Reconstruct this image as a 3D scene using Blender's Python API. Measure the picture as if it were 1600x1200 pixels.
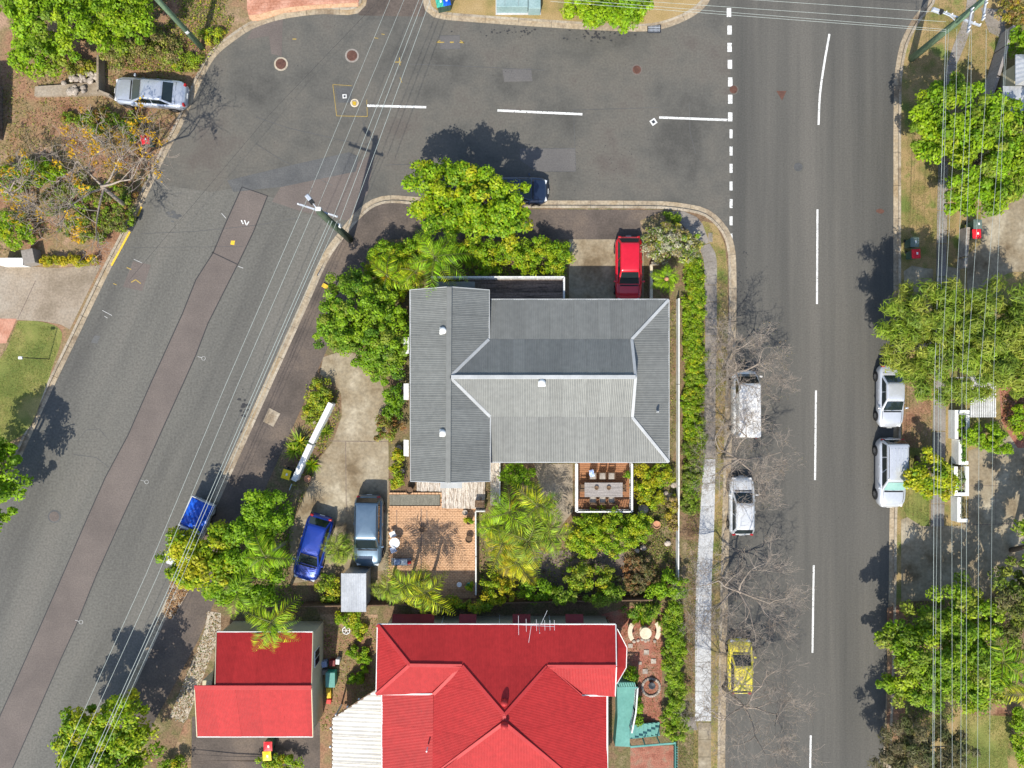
import bpy, bmesh, math, random
import numpy as np
from mathutils import Vector, Matrix
for o in list(bpy.data.objects): bpy.data.objects.remove(o)
S = bpy.context.scene; C = S.collection
# ---------------------------------------------------------------- camera, sky, sun, exposure
H = 52.0; F = 1144.0
def P(px, py, z=0.0):
    k = (H - z) / F
    return Vector(((px - 800) * k, (600 - py) * k, z))
cd = bpy.data.cameras.new('camera'); cam = bpy.data.objects.new('camera', cd); C.objects.link(cam)
cam.location = (0, 0, H); cd.sensor_width = 36; cd.sensor_fit = 'HORIZONTAL'; cd.lens = 36 * F / 1600
cd.clip_end = 2000; S.camera = cam
SUN_EL = math.radians(49); SUN_DIR = Vector((0.25, 0.968))      # ground direction that shadows point to
w = bpy.data.worlds.new('World'); S.world = w; w.use_nodes = True
nt = w.node_tree; bg = nt.nodes['Background']; sk = nt.nodes.new('ShaderNodeTexSky'); sk.sky_type = 'NISHITA'
sk.sun_disc = False; sk.sun_elevation = SUN_EL; sk.sun_rotation = math.atan2(-SUN_DIR.x, -SUN_DIR.y)
nt.links.new(sk.outputs[0], bg.inputs[0]); bg.inputs[1].default_value = 0.15
sl = bpy.data.lights.new('sun', 'SUN'); so = bpy.data.objects.new('sun', sl); C.objects.link(so)
sl.energy = 4.2; sl.angle = math.radians(0.53); sl.color = (1, 0.94, 0.82)
d = Vector((SUN_DIR.x * math.cos(SUN_EL), SUN_DIR.y * math.cos(SUN_EL), -math.sin(SUN_EL)))
so.rotation_euler = d.to_track_quat('-Z', 'Y').to_euler(); so.location = (-10, -40, 60)
S.view_settings.view_transform = 'Standard'; S.view_settings.look = 'None'
S.view_settings.exposure = 0.55; S.view_settings.gamma = 1.0
S.render.resolution_x = 1024; S.render.resolution_y = 768
PI = math.pi; rnd = random.Random(7); rng = np.random.default_rng(7)

# ---------------------------------------------------------------- materials
M = {}
def mat(name, cols, scale=1.0, detail=6, rough=0.85, fine=0.18, fscale=14, bump=0.0, bscale=30, metal=0.0, spec=0.3,
        rand=0.0, stretch=None, rot=0, lo=0.35, hi=0.65, coat=0.0, speck=None):
    if isinstance(cols, tuple): cols = [cols]
    m = bpy.data.materials.new(name); m.use_nodes = True; t = m.node_tree; N = t.nodes; L = t.links
    b = N['Principled BSDF']; b.inputs['Roughness'].default_value = rough; b.inputs['Metallic'].default_value = metal
    b.inputs['Specular IOR Level'].default_value = spec; b.inputs['Coat Weight'].default_value = coat
    b.inputs['Coat Roughness'].default_value = 0.05
    g = N.new('ShaderNodeNewGeometry'); vec = g.outputs['Position']
    if stretch:
        mp = N.new('ShaderNodeMapping'); mp.inputs['Rotation'].default_value = (0, 0, rot); L.new(vec, mp.inputs[0])
        mq = N.new('ShaderNodeMapping'); mq.inputs['Scale'].default_value = stretch; L.new(mp.outputs[0], mq.inputs[0]); v1 = mq.outputs[0]
    else: v1 = vec
    n1 = N.new('ShaderNodeTexNoise'); n1.inputs['Scale'].default_value = scale; n1.inputs['Detail'].default_value = detail
    n1.inputs['Roughness'].default_value = 0.62; L.new(v1, n1.inputs['Vector'])
    r = N.new('ShaderNodeValToRGB'); e = r.color_ramp.elements
    if len(cols) == 1: cols = [cols[0], cols[0]]
    e[0].position = lo; e[1].position = hi
    e[0].color = (*cols[0], 1); e[1].color = (*cols[-1], 1)
    for i, c in enumerate(cols[1:-1]):
        q = e.new(lo + (hi - lo) * (i + 1) / (len(cols) - 1)); q.color = (*c, 1)
    L.new(n1.outputs[0], r.inputs[0]); col = r.outputs[0]
    n2 = N.new('ShaderNodeTexNoise'); n2.inputs['Scale'].default_value = fscale; n2.inputs['Detail'].default_value = 4; L.new(vec, n2.inputs['Vector'])
    def mult(col, src, a, bb, c, dd):
        mr = N.new('ShaderNodeMapRange'); L.new(src, mr.inputs[0])
        for i, v in enumerate((a, bb, c, dd)): mr.inputs[i + 1].default_value = v
        mx = N.new('ShaderNodeMix'); mx.data_type = 'RGBA'; mx.blend_type = 'MULTIPLY'; mx.inputs[0].default_value = 1
        L.new(col, mx.inputs[6]); L.new(mr.outputs[0], mx.inputs[7]); return mx.outputs[2]
    if fine: col = mult(col, n2.outputs[0], 0.3, 0.7, 1 - fine, 1 + fine)
    if rand:
        oi = N.new('ShaderNodeObjectInfo'); col = mult(col, oi.outputs['Random'], 0, 1, 1 - rand, 1 + rand)
    if speck:
        n3 = N.new('ShaderNodeTexNoise'); n3.inputs['Scale'].default_value = speck[1]; n3.inputs['Detail'].default_value = 3; L.new(vec, n3.inputs['Vector'])
        mr = N.new('ShaderNodeMapRange'); L.new(n3.outputs[0], mr.inputs[0]); mr.inputs[1].default_value = speck[2]; mr.inputs[2].default_value = speck[2] + 0.06
        mx = N.new('ShaderNodeMix'); mx.data_type = 'RGBA'; L.new(mr.outputs[0], mx.inputs[0]); L.new(col, mx.inputs[6]); mx.inputs[7].default_value = (*speck[0], 1); col = mx.outputs[2]
    L.new(col, b.inputs['Base Color'])
    if bump:
        n4 = N.new('ShaderNodeTexNoise'); n4.inputs['Scale'].default_value = bscale; n4.inputs['Detail'].default_value = 5; L.new(vec, n4.inputs['Vector'])
        bp = N.new('ShaderNodeBump'); bp.inputs['Strength'].default_value = bump; bp.inputs['Distance'].default_value = 0.05; L.new(n4.outputs[0], bp.inputs['Height']); L.new(bp.outputs[0], b.inputs['Normal'])
    M[name] = m; return m
def leafmat(name, transl=0.35, rough=0.55):
    m = bpy.data.materials.new(name); m.use_nodes = True; t = m.node_tree; N = t.nodes; L = t.links
    b = N['Principled BSDF']; a = N.new('ShaderNodeAttribute'); a.attribute_name = 'Col'
    b.inputs['Roughness'].default_value = rough; b.inputs['Specular IOR Level'].default_value = 0.35
    L.new(a.outputs['Color'], b.inputs['Base Color'])
    tr = N.new('ShaderNodeBsdfTranslucent'); L.new(a.outputs['Color'], tr.inputs[0])
    mx = N.new('ShaderNodeMixShader'); mx.inputs[0].default_value = transl
    L.new(b.outputs[0], mx.inputs[1]); L.new(tr.outputs[0], mx.inputs[2]); L.new(mx.outputs[0], N['Material Output'].inputs[0])
    M[name] = m
leafmat('leaf', .42); leafmat('twig', 0.0, 0.9)
mat('asphalt', [(0.06861,0.06644,0.06002), (0.09563,0.09199,0.08166), (0.1164,0.1084,0.09346), (0.1019,0.08995,0.07871)], .2, 8, .9, .14, 7, .25, 60, speck=((.03,.03,.03), 5.5, .74))
mat('asphalt_east', [(0.07135,0.06947,0.06309), (0.09517,0.09085,0.08067), (0.1211,0.1133,0.09927)], .5, 6, .9, .14, 9, .25, 60, stretch=(.8, .03, 1), lo=.36, hi=.64)
mat('asphalt_west', [(0.08555,0.08302,0.07544), (0.1222,0.1179,0.1044), (0.1491,0.1395,0.1219)], .5, 7, .9, .2, 7, .25, 60, stretch=(.55, .06, 1), rot=math.radians(24), lo=.3, hi=.7, speck=((.045,.043,.042), 3.2, .76))
mat('asphalt_patch', [(0.1132,0.0952,0.08583), (0.1463,0.1221,0.1086)], .35, 6, .9, .14, 10, .25, 60)
mat('asphalt_dark_patch', [(0.06944,0.07168,0.07392), (0.112,0.112,0.1098)], .5, 6, .9, .16, 10, .2, 60)
mat('asphalt_light_patch', [(.105,.1,.098), (.125,.118,.112)], .5, 6, .9, .12, 10, .2, 60)
mat('bitumen', (.035,.035,.037), 2, 3, .7)
mat('path_asphalt', [(0.07452,0.06118,0.05233), (0.1056,0.08498,0.07182), (0.1429,0.111,0.08721)], .35, 6, .92, .2, 8, .2, 50)
mat('kerb', [(.28,.22,.15), (.36,.31,.24), (.22,.17,.115)], .5, 6, .9, .22, 7, .2, 30, rand=.1)
mat('gutter', [(.26,.19,.11), (.34,.28,.2), (.2,.15,.1)], .4, 6, .9, .25, 6, .2, 30, rand=.1)
mat('concrete', [(0.1455,0.107,0.063), (0.2328,0.186,0.1218), (0.2619,0.2185,0.1512), (0.3492,0.3023,0.2226)], .42, 8, .9, .2, 5, .15, 25, rand=.06)
mat('concrete_grey', [(.17,.15,.13), (.25,.225,.2)], .7, 6, .9, .16, 8, .15, 30, rand=.09)
mat('concrete_brown', [(.2,.16,.115), (.27,.22,.165), (.31,.265,.21)], .35, 6, .9, .2, 7, .2, 30)
mat('concrete_white', [(.38,.385,.39), (.48,.485,.49)], 1.2, 6, .85, .14, 8, .1, 30, rand=.05)
mat('soil', [(.11,.07,.04), (.19,.125,.075), (.13,.115,.05), (.26,.19,.12)], .5, 8, 1, .35, 9, .6, 12)
mat('orange_dirt', [(.17,.085,.05), (.26,.15,.09), (.2,.15,.075), (.32,.21,.14)], .4, 8, 1, .3, 8, .6, 12)
mat('verge', [(.12,.15,.035), (.2,.165,.06), (.3,.21,.1), (.14,.17,.04)], .45, 8, 1, .3, 16, .6, 25)
mat('verge_dry', [(.2,.17,.06), (.31,.22,.095), (.36,.26,.13)], .4, 8, 1, .25, 16, .6, 25)
mat('lawn', [(.12,.15,.035), (.18,.19,.05), (.29,.24,.09)], .35, 7, 1, .25, 20, .6, 30)
mat('far_ground', [(.1,.13,.04), (.16,.15,.07)], .05, 6, 1, .3, 2)
mat('gravel_pale', [(.22,.18,.13), (.38,.32,.25), (.46,.41,.33)], 5, 8, 1, .35, 18, .6, 20)
mat('red_gravel', [(.23,.085,.058), (.31,.13,.09), (.25,.16,.11)], 2, 7, 1, .3, 14, .5, 20)
mat('mulch', [(.12,.09,.075), (.19,.15,.125), (.08,.06,.05)], 2, 7, 1, .35, 14, .6, 18)
mat('white_paint', [(.52,.52,.5), (.68,.68,.66)], 3, 5, .6, .12, 12)
mat('marking', [(.5,.5,.48), (.74,.74,.72)], 2, 6, .7, .18, 14, speck=((.17,.17,.16), 9, .6))
mat('faded_marking', [(.3,.3,.29), (.5,.5,.48)], 4, 6, .8, .2, 20)
mat('yellow_marking', [(.62,.4,.03), (.7,.47,.05)], 3, 6, .7, .15, 14)
mat('faded_yellow', [(.3,.22,.07), (.42,.29,.06)], 4, 6, .8, .2, 20)
mat('manhole', [(.09,.045,.035), (.15,.075,.055)], 3, 6, .75, .2, 20, .4, 40, metal=.2)
mat('iron', [(.04,.045,.055), (.07,.075,.085)], 3, 4, .6, .2, 20, metal=.4)
mat('void', (.012,.012,.013), 1, 2, .9)
mat('roof_grey', [(0.1527,0.1558,0.1453), (0.1774,0.1805,0.1676)], .5, 8, .5, .1, 3, metal=.15, spec=.4, rand=.07, stretch=(1, 1, .3), lo=.28, hi=.72, speck=((.12,.125,.12), 2.6, .73))
mat('roof_trim', [(.34,.35,.35), (.42,.43,.43)], 1, 4, .5, .05, 6)
mat('roof_red', [(0.3269,0.02133,0.02135), (0.3622,0.02539,0.0249)], .7, 8, .5, .1, 3, spec=.18, rand=.06, lo=.25, hi=.75, speck=((.24,.045,.04), 2.2, .74))
mat('roof_red_trim', [(0.387,0.03188,0.03214), (0.4239,0.03825,0.03826)], 1, 4, .5, .05, 6, spec=.2)
mat('roof_maroon', [(.16,.016,.02), (.2,.022,.026)], 1, 4, .5, .08, 6)
mat('roof_cream', [(.5,.47,.41), (.6,.57,.5)], .6, 5, .5, .08, 6, rand=.05)
mat('roof_zinc', [(.4,.41,.42), (.55,.56,.57)], .8, 5, .4, .08, 6, metal=.4, rand=.04)
mat('wall_cream', [(.46,.41,.27), (.54,.48,.33)], .5, 5, .8, .06, 6)
mat('wall_white', [(.68,.68,.65), (.78,.78,.75)], .5, 5, .7, .06, 6)
mat('wall_grey', [(.3,.3,.29), (.4,.4,.38)], .5, 5, .8, .06, 6)
mat('glass_dark', (.012,.016,.02), 1, 2, .06, 0, spec=.6)
mat('glass_car', (.014,.022,.024), 1, 2, .05, 0, spec=.6)
mat('glass_teal', [(.2,.36,.34), (.26,.43,.4)], 1, 2, .12, 0, spec=.6)
mat('timber_orange', [(.24,.1,.045), (.33,.15,.07), (.18,.075,.035)], 1.5, 6, .7, .2, 10, stretch=(.4, 6, 1), rand=.12)
mat('timber_dark', [(.09,.066,.055), (.17,.13,.11), (.06,.045,.038)], 1.5, 6, .85, .3, 8, stretch=(.4, 6, 1), rand=.25)
mat('timber_weathered', [(.2,.15,.11), (.42,.36,.3), (.55,.5,.44), (.16,.12,.09)], 2.2, 6, .9, .25, 12, stretch=(5, .7, 1), rand=.16)
mat('timber_grey', [(.24,.215,.2), (.34,.31,.29)], 2, 6, .8, .2, 14, stretch=(.6, 7, 1), rand=.1)
mat('timber_brown', [(.1,.06,.035), (.16,.1,.06)], 2, 5, .8, .2, 10)
mat('paver', [(0.483,0.2875,0.161), (0.575,0.3565,0.2127), (0.4025,0.23,0.1265)], 3, 6, .9, .15, 10, .1, 20)
mat('paver_joint', (.24,.14,.08), 2, 4, 1)
mat('brick_red', [(.36,.16,.1), (.44,.22,.15), (.5,.28,.2)], 1.5, 6, .9, .15, 10, rand=.1)
mat('mat_grey', [(.13,.125,.1), (.2,.19,.155)], 3, 6, .95, .3, 20, stretch=(5, .6, 1))
mat('pole_green', [(.1,.17,.1), (.15,.22,.135), (.07,.12,.075)], 1.2, 6, .85, .2, 10, stretch=(3, 3, .4))
mat('pole_dark', [(.04,.06,.04), (.07,.09,.06)], 1.2, 6, .85, .2, 10)
mat('galv', [(.42,.45,.5), (.55,.58,.62)], 3, 4, .45, .08, 12, metal=.3)
mat('wire', (.36,.4,.37), 2, 2, .6)
mat('wire_dark', (.03,.03,.032), 2, 2, .6)
mat('bark', [(.1,.075,.055), (.17,.135,.105)], 2, 6, .95, .3, 12, .5, 20)
mat('bark_pale', [(0.2328,0.1888,0.15), (0.3686,0.3098,0.2565)], 2, 6, .95, .25, 12)
mat('turquoise', [(.09,.26,.23), (.13,.33,.29)], .8, 5, .7, .1, 8)
mat('teal_box', [(.2,.3,.3), (.27,.37,.37)], 1, 5, .6, .1, 8)
mat('terracotta', [(.42,.2,.11), (.52,.28,.17)], 3, 5, .85, .15, 10)
mat('stone', [(.26,.22,.19), (.38,.33,.28), (.2,.17,.15)], 2, 6, .9, .25, 8, .3, 12, rand=.25)
mat('stone_cream', [(.55,.47,.34), (.64,.56,.43)], 3, 5, .85, .12, 10)
mat('rubber', (.018,.018,.019), 2, 2, .85)
mat('black_plastic', (.02,.021,.022), 2, 2, .5)
mat('rim', (.45,.46,.47), 2, 2, .3, 0, metal=.8)
mat('lamp_red', (.35,.012,.012), 1, 2, .2, 0, spec=.6)
mat('lamp_clear', (.62,.64,.66), 1, 2, .12, 0, spec=.7)
mat('plate', (.7,.7,.66), 2, 2, .5)
mat('bin_green', [(.035,.07,.05), (.05,.09,.065)], 3, 3, .55)
mat('lid_red', [(.6,.012,.022), (.68,.02,.03)], 3, 3, .45)
mat('lid_yellow', [(.72,.5,.01), (.78,.56,.02)], 3, 3, .45)
mat('lid_green', [(.09,.13,.115), (.12,.16,.14)], 3, 3, .5)
mat('tarp_blue', [(.005,.06,.42), (.01,.11,.6)], 4, 5, .35, .2, 12, spec=.5)
mat('plastic_white', [(.66,.66,.66), (.76,.76,.76)], 3, 3, .45)
mat('plastic_blue', [(.2,.26,.4), (.3,.36,.5)], 3, 3, .5)
mat('cloth_blue', [(.1,.2,.5), (.55,.6,.7)], 5, 3, .9)
mat('cushion', [(.26,.23,.2), (.36,.33,.29)], 4, 3, .95)
mat('plastic_green', [(.04,.32,.22), (.06,.4,.3)], 3, 3, .5)
mat('plastic_red', (.6,.03,.03), 3, 3, .5)
mat('utility_grey', [(.16,.17,.18), (.22,.23,.24)], 3, 3, .6)
def paint(name, c, metal=.25, rough=.28): return mat('paint_' + name, c, 1.5, 3, rough, .03, 6, metal=metal, spec=.5, coat=.8)
paint('silver', [(.44,.47,.53), (.47,.5,.56)], .45, .32); paint('silver_light', [(.54,.56,.6), (.57,.59,.63)], .4, .32)
paint('navy', [(.012,.022,.05), (.016,.028,.06)]); paint('red', [(.55,.006,.02), (.58,.008,.024)], .1)
paint('blue', [(.006,.032,.27), (.007,.038,.3)], .35); paint('steel', [(.085,.14,.2), (.1,.155,.215)], .5, .3)
paint('white', [(.66,.65,.63), (.74,.73,.71)], 0, .35); paint('yellow', [(.8,.66,.04), (.84,.7,.05)], .0); paint('grey_white', [(.52,.53,.54), (.58,.59,.6)], .1)

# ---------------------------------------------------------------- helpers
def tag(o, label=None, cat=None, group=None, kind=None):
    if label: o['label'] = label
    if cat: o['category'] = cat
    if group: o['group'] = group
    if kind: o['kind'] = kind
    return o
def empty(name, loc, label, cat, group=None, rz=0):
    o = bpy.data.objects.new(name, None); C.objects.link(o); o.location = loc; o.rotation_euler = (0, 0, rz)
    o.empty_display_size = .3; return tag(o, label, cat, group)
class MB:
    def __init__(s): s.v = []; s.f = []
    def add(s, vs, fs):
        n = len(s.v); s.v += [tuple(v) for v in vs]; s.f += [tuple(i + n for i in f) for f in fs]; return s
    def box(s, c, size, rz=0, taper=1.0, rot=None):
        x, y, z = (q / 2 for q in size); vs = []
        R = rot if rot else Matrix.Rotation(rz, 3, 'Z')
        for dz, k in ((-z, 1), (z, taper)):
            for dx, dy in ((-x, -y), (x, -y), (x, y), (-x, y)): vs.append(Vector(c) + R @ Vector((dx * k, dy * k, dz)))
        return s.add(vs, [(3, 2, 1, 0), (4, 5, 6, 7), (0, 1, 5, 4), (1, 2, 6, 5), (2, 3, 7, 6), (3, 0, 4, 7)])
    def bar(s, a, b, wd, ht):
        a, b = Vector(a), Vector(b); d = b - a; q = d.to_track_quat('X', 'Z').to_matrix()
        return s.box((a + b) / 2, (d.length, wd, ht), rot=q)
    def tube(s, pts, rs, n=6, cap=True):
        pts = [Vector(p) for p in pts]
        if not isinstance(rs, (list, tuple)): rs = [rs] * len(pts)
        vs = []; fs = []; ref = None
        for i, p in enumerate(pts):
            t = (pts[min(i + 1, len(pts) - 1)] - pts[max(i - 1, 0)]).normalized()
            if ref is None: ref = t.orthogonal().normalized()
            ref = (ref - t * ref.dot(t)); ref = ref.normalized() if ref.length > 1e-5 else t.orthogonal().normalized()
            b = t.cross(ref)
            for k in range(n):
                a = 2 * PI * k / n; vs.append(p + (ref * math.cos(a) + b * math.sin(a)) * rs[i])
        for i in range(len(pts) - 1):
            for k in range(n): fs.append((i * n + k, i * n + (k + 1) % n, (i + 1) * n + (k + 1) % n, (i + 1) * n + k))
        if cap: fs += [tuple(range(n - 1, -1, -1)), tuple((len(pts) - 1) * n + k for k in range(n))]
        return s.add(vs, fs)
    def lathe(s, c, prof, n=16):
        c = Vector(c); vs = []; fs = []
        for r, z in prof:
            for k in range(n): a = 2 * PI * k / n; vs.append(c + Vector((r * math.cos(a), r * math.sin(a), z)))
        for i in range(len(prof) - 1):
            for k in range(n): fs.append((i * n + k, i * n + (k + 1) % n, (i + 1) * n + (k + 1) % n, (i + 1) * n + k))
        fs.append(tuple((len(prof) - 1) * n + k for k in range(n))); return s.add(vs, fs)
    def prism(s, poly, z0, z1):
        n = len(poly); a = sum(poly[i][0] * poly[(i + 1) % n][1] - poly[(i + 1) % n][0] * poly[i][1] for i in range(n))
        if a < 0: poly = poly[::-1]
        vs = [(p[0], p[1], z0) for p in poly] + [(p[0], p[1], z1) for p in poly]
        return s.add(vs, [tuple(range(n, 2 * n))] + [(i, (i + 1) % n, n + (i + 1) % n, n + i) for i in range(n)] + [tuple(range(n - 1, -1, -1))])
    def build(s, name, m, parent=None, rel=None, smooth=False, kind=None, bevel=0):
        me = bpy.data.meshes.new(name); r = Vector(rel) if rel is not None else Vector((0, 0, 0))
        me.from_pydata([tuple(Vector(v) - r) for v in s.v], [], s.f); me.update()
        me.materials.append(M[m] if isinstance(m, str) else m)
        if smooth: me.polygons.foreach_set('use_smooth', [True] * len(me.polygons))
        o = bpy.data.objects.new(name, me); C.objects.link(o)
        if parent: o.parent = parent
        elif rel is not None: o.location = r
        if bevel:
            b = o.modifiers.new('b', 'BEVEL'); b.width = bevel; b.segments = 2; b.limit_method = 'ANGLE'
        if kind: o['kind'] = kind
        return o
def obj(name, me, parent=None, loc=None, rot=None):
    o = bpy.data.objects.new(name, me); C.objects.link(o); o.parent = parent
    if loc is not None: o.location = loc
    if rot is not None: o.rotation_euler = rot
    return o
def px2(poly, z=0): return [tuple(P(x, y, z)) for x, y in poly]
def sheet(name, poly, z, m, label=None, parent=None, kind='structure'):
    b = MB(); pts = px2(poly, z); n = len(pts)
    a = sum(pts[i][0] * pts[(i + 1) % n][1] - pts[(i + 1) % n][0] * pts[i][1] for i in range(n))
    if a < 0: pts = pts[::-1]
    b.add(pts, [tuple(range(n))]); o = b.build(name, m, parent)
    if not parent: tag(o, label, kind=kind)
    return o
def smoothpath(pts, n=6):
    out = []; pts = [Vector((p[0], p[1])) for p in pts]
    for i in range(len(pts) - 1):
        p0 = pts[max(i - 1, 0)]; p1 = pts[i]; p2 = pts[i + 1]; p3 = pts[min(i + 2, len(pts) - 1)]
        L = (p2 - p1).length; m1 = (p2 - p0) * (L / max((p1 - p0).length + L, 1e-6)); m2 = (p3 - p1) * (L / max((p3 - p2).length + L, 1e-6))
        for k in range(n):
            t = k / n; out.append(p1 * (2 * t ** 3 - 3 * t * t + 1) + m1 * (t ** 3 - 2 * t * t + t) + p2 * (3 * t * t - 2 * t ** 3) + m2 * (t ** 3 - t * t))
    out.append(pts[-1]); return [(q.x, q.y) for q in out]
def offset(path, dpx):
    out = []
    for i, p in enumerate(path):
        a = Vector(path[max(i - 1, 0)]); b = Vector(path[min(i + 1, len(path) - 1)]); t = (b - a).normalized()
        out.append((p[0] - t.y * dpx, p[1] + t.x * dpx))
    return out
def resample(path, step):
    pts = [Vector(p) for p in path]; out = [pts[0]]; acc = 0
    for a, b in zip(pts, pts[1:]):
        L = (b - a).length; d0 = step - acc
        while d0 <= L: out.append(a + (b - a) * (d0 / L)); d0 += step
        acc = (acc + L) % step
    out.append(pts[-1]); return [(q.x, q.y) for q in out]
def kerb(path, inward, label, gut=8, ktop=4, step=52):
    """kerb stones and gutter slabs along a pixel path (the kerb face); inward = +1/-1 side of the land"""
    root = empty('kerb', P(path[0][0], path[0][1], 0), label, 'kerb'); root['kind'] = 'structure'; del root['category']
    fine = resample(path, step / 4)
    ins = offset(fine, inward * ktop); outs = offset(fine, -inward * gut)
    for i in range(0, len(fine) - 1, 4):
        j = min(i + 4, len(fine) - 1)
        for nm, A, B, za, zb, m in (('kerb_stone', fine, ins, .13, .13, 'kerb'), ('gutter_slab', fine, outs, .03, .018, 'gutter')):
            b = MB(); a_ = A[i:j + 1]; b_ = B[i:j + 1]; n = len(a_)
            if n < 2: continue
            g = .012; mid = Vector(a_[n // 2])
            vs = [P(x, y, za) for x, y in a_] + [P(x, y, zb) for x, y in b_] + [P(x, y, -.01) for x, y in a_] + [P(x, y, -.01) for x, y in b_]
            d = (vs[n - 1] - vs[0]).normalized() * g
            for q in (0, n, 2 * n, 3 * n): vs[q] = vs[q] + d; vs[q + n - 1] = vs[q + n - 1] - d
            fs = []
            for k in range(n - 1): fs += [(k, k + 1, n + k + 1, n + k), (2 * n + k, 2 * n + k + 1, k + 1, k), (n + k, n + k + 1, 3 * n + k + 1, 3 * n + k)]
            fs += [(0, n, 3 * n, 2 * n), (n - 1, 2 * n - 1, 4 * n - 1, 3 * n - 1)]
            o = b.add(vs, fs).build(nm, m, root, root.location)
            bm = bmesh.new(); bm.from_mesh(o.data); bmesh.ops.recalc_face_normals(bm, faces=bm.faces); bm.to_mesh(o.data); bm.free()
    return root
def inpoly(pts, poly):
    x, y = pts[:, 0], pts[:, 1]; c = np.zeros(len(pts), bool); n = len(poly)
    for i in range(n):
        x1, y1 = poly[i][:2]; x2, y2 = poly[(i + 1) % n][:2]
        if y1 == y2: continue
        c ^= ((y1 > y) != (y2 > y)) & (x < (x2 - x1) * (y - y1) / (y2 - y1) + x1)
    return c
def leafmesh(name, pos, nrm, size, cols, aspect=.55, droop=0.0, jit=.22, m='leaf', tang=None):
    """diamond leaves folded on the midrib: pos (n,3), nrm (n,3), size (n,), cols (n,3)"""
    n = len(pos); r = rng.normal(size=(n, 3))
    if tang is not None: r = tang + .25 * r
    r[:, 2] -= droop * 1.5
    t = r - nrm * np.sum(r * nrm, 1)[:, None]; t /= np.linalg.norm(t, axis=1)[:, None] + 1e-9
    b = np.cross(nrm, t); s = size[:, None]
    v = np.empty((n, 4, 3)); v[:, 0] = pos - t * s * .5; v[:, 2] = pos + t * s * .5 - nrm * s * .1
    v[:, 1] = pos + b * s * aspect * .5 + nrm * s * .1; v[:, 3] = pos - b * s * aspect * .5 + nrm * s * .1
    me = bpy.data.meshes.new(name); me.vertices.add(4 * n); me.vertices.foreach_set('co', v.reshape(-1).astype(np.float32))
    me.loops.add(4 * n); me.loops.foreach_set('vertex_index', np.arange(4 * n, dtype=np.int32))
    me.polygons.add(n); me.polygons.foreach_set('loop_start', np.arange(n, dtype=np.int32) * 4)
    me.polygons.foreach_set('loop_total', np.full(n, 4, np.int32)); me.update(calc_edges=True)
    c = cols * (1 + jit * rng.normal(size=(n, 1))); c = np.clip(c, .004, .9)
    cc = np.ones((n, 4, 4), np.float32); cc[:, :, :3] = c[:, None, :]
    at = me.color_attributes.new('Col', 'FLOAT_COLOR', 'POINT'); at.data.foreach_set('color', cc.reshape(-1))
    me.materials.append(M[m]); return me
PAL = {
 'lime': [(0.287, 0.428, 0.009), (0.191, 0.348, 0.009), (0.384, 0.475, 0.013), (0.144, 0.285, 0.009)],
 'limeyel': [(0.28, 0.425, 0.009), (0.428, 0.47, 0.01), (0.165, 0.319, 0.009), (0.56, 0.501, 0.022)],
 'mid': [(0.135, 0.268, 0.007), (0.203, 0.364, 0.009), (0.27, 0.421, 0.01)],
 'dark': [(0.05, 0.148, 0.01), (0.092, 0.228, 0.014), (0.138, 0.277, 0.014)],
 'fresh': [(0.176, 0.347, 0.009), (0.252, 0.435, 0.01), (0.328, 0.486, 0.01)],
 'olive': [(0.221, 0.289, 0.028), (0.154, 0.24, 0.025), (0.337, 0.359, 0.049), (0.26, 0.384, 0.028)],
 'drab': [(0.162, 0.149, 0.06), (0.216, 0.176, 0.096), (0.108, 0.135, 0.036)],
 'yellow': [(0.538, 0.413, 0.013), (0.389, 0.372, 0.013), (0.269, 0.33, 0.018)],
 'flower': [(0.66, 0.418, 0.017), (0.572, 0.33, 0.011)],
 'white': [(0.605, 0.572, 0.462), (0.495, 0.462, 0.363), (0.11, 0.176, 0.033), (0.154, 0.22, 0.044)],
 'rust': [(0.33, 0.132, 0.044), (0.242, 0.143, 0.05), (0.132, 0.165, 0.033)],
 'tan': [(0.44, 0.319, 0.154), (0.33, 0.22, 0.099), (0.242, 0.22, 0.066)],
 'grass': [(0.125, 0.2, 0.03), (0.2, 0.237, 0.05), (0.3, 0.25, 0.08)],
 'litter': [(0.396, 0.22, 0.088), (0.286, 0.143, 0.066), (0.462, 0.308, 0.154)],
}
def ptree(palette):
    a = np.array(PAL[palette]) if isinstance(palette, str) else np.concatenate([np.array(PAL[p]) for p in palette]); return a
def clumps(blobs, density, cr, low=-.25):
    """clump centres spread over the shells of ellipsoid blobs (cx,cy,cz,a,b,c)"""
    out = []
    for (cx, cy, cz, a, b, c) in blobs:
        K = max(6, int(1.45 * density * (a * b + (a + b) * c * .5) / (cr * cr)))
        dv = rng.normal(size=(K * 3, 3)); dv /= np.linalg.norm(dv, axis=1)[:, None]; dv = dv[dv[:, 2] > low][:K]
        rad = (.45 + .55 * rng.random(len(dv)) ** .6)[:, None] * (1 + .13 * rng.normal(size=(len(dv), 1)))
        p = dv * rad * np.array([max(a - cr * .5, .05), max(b - cr * .5, .05), max(c - cr * .4, .05)]) + np.array([cx, cy, cz])
        out.append(np.concatenate([p, (cr * (.6 + .7 * rng.random((len(p), 1))))], 1))
    return np.concatenate(out)
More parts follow.
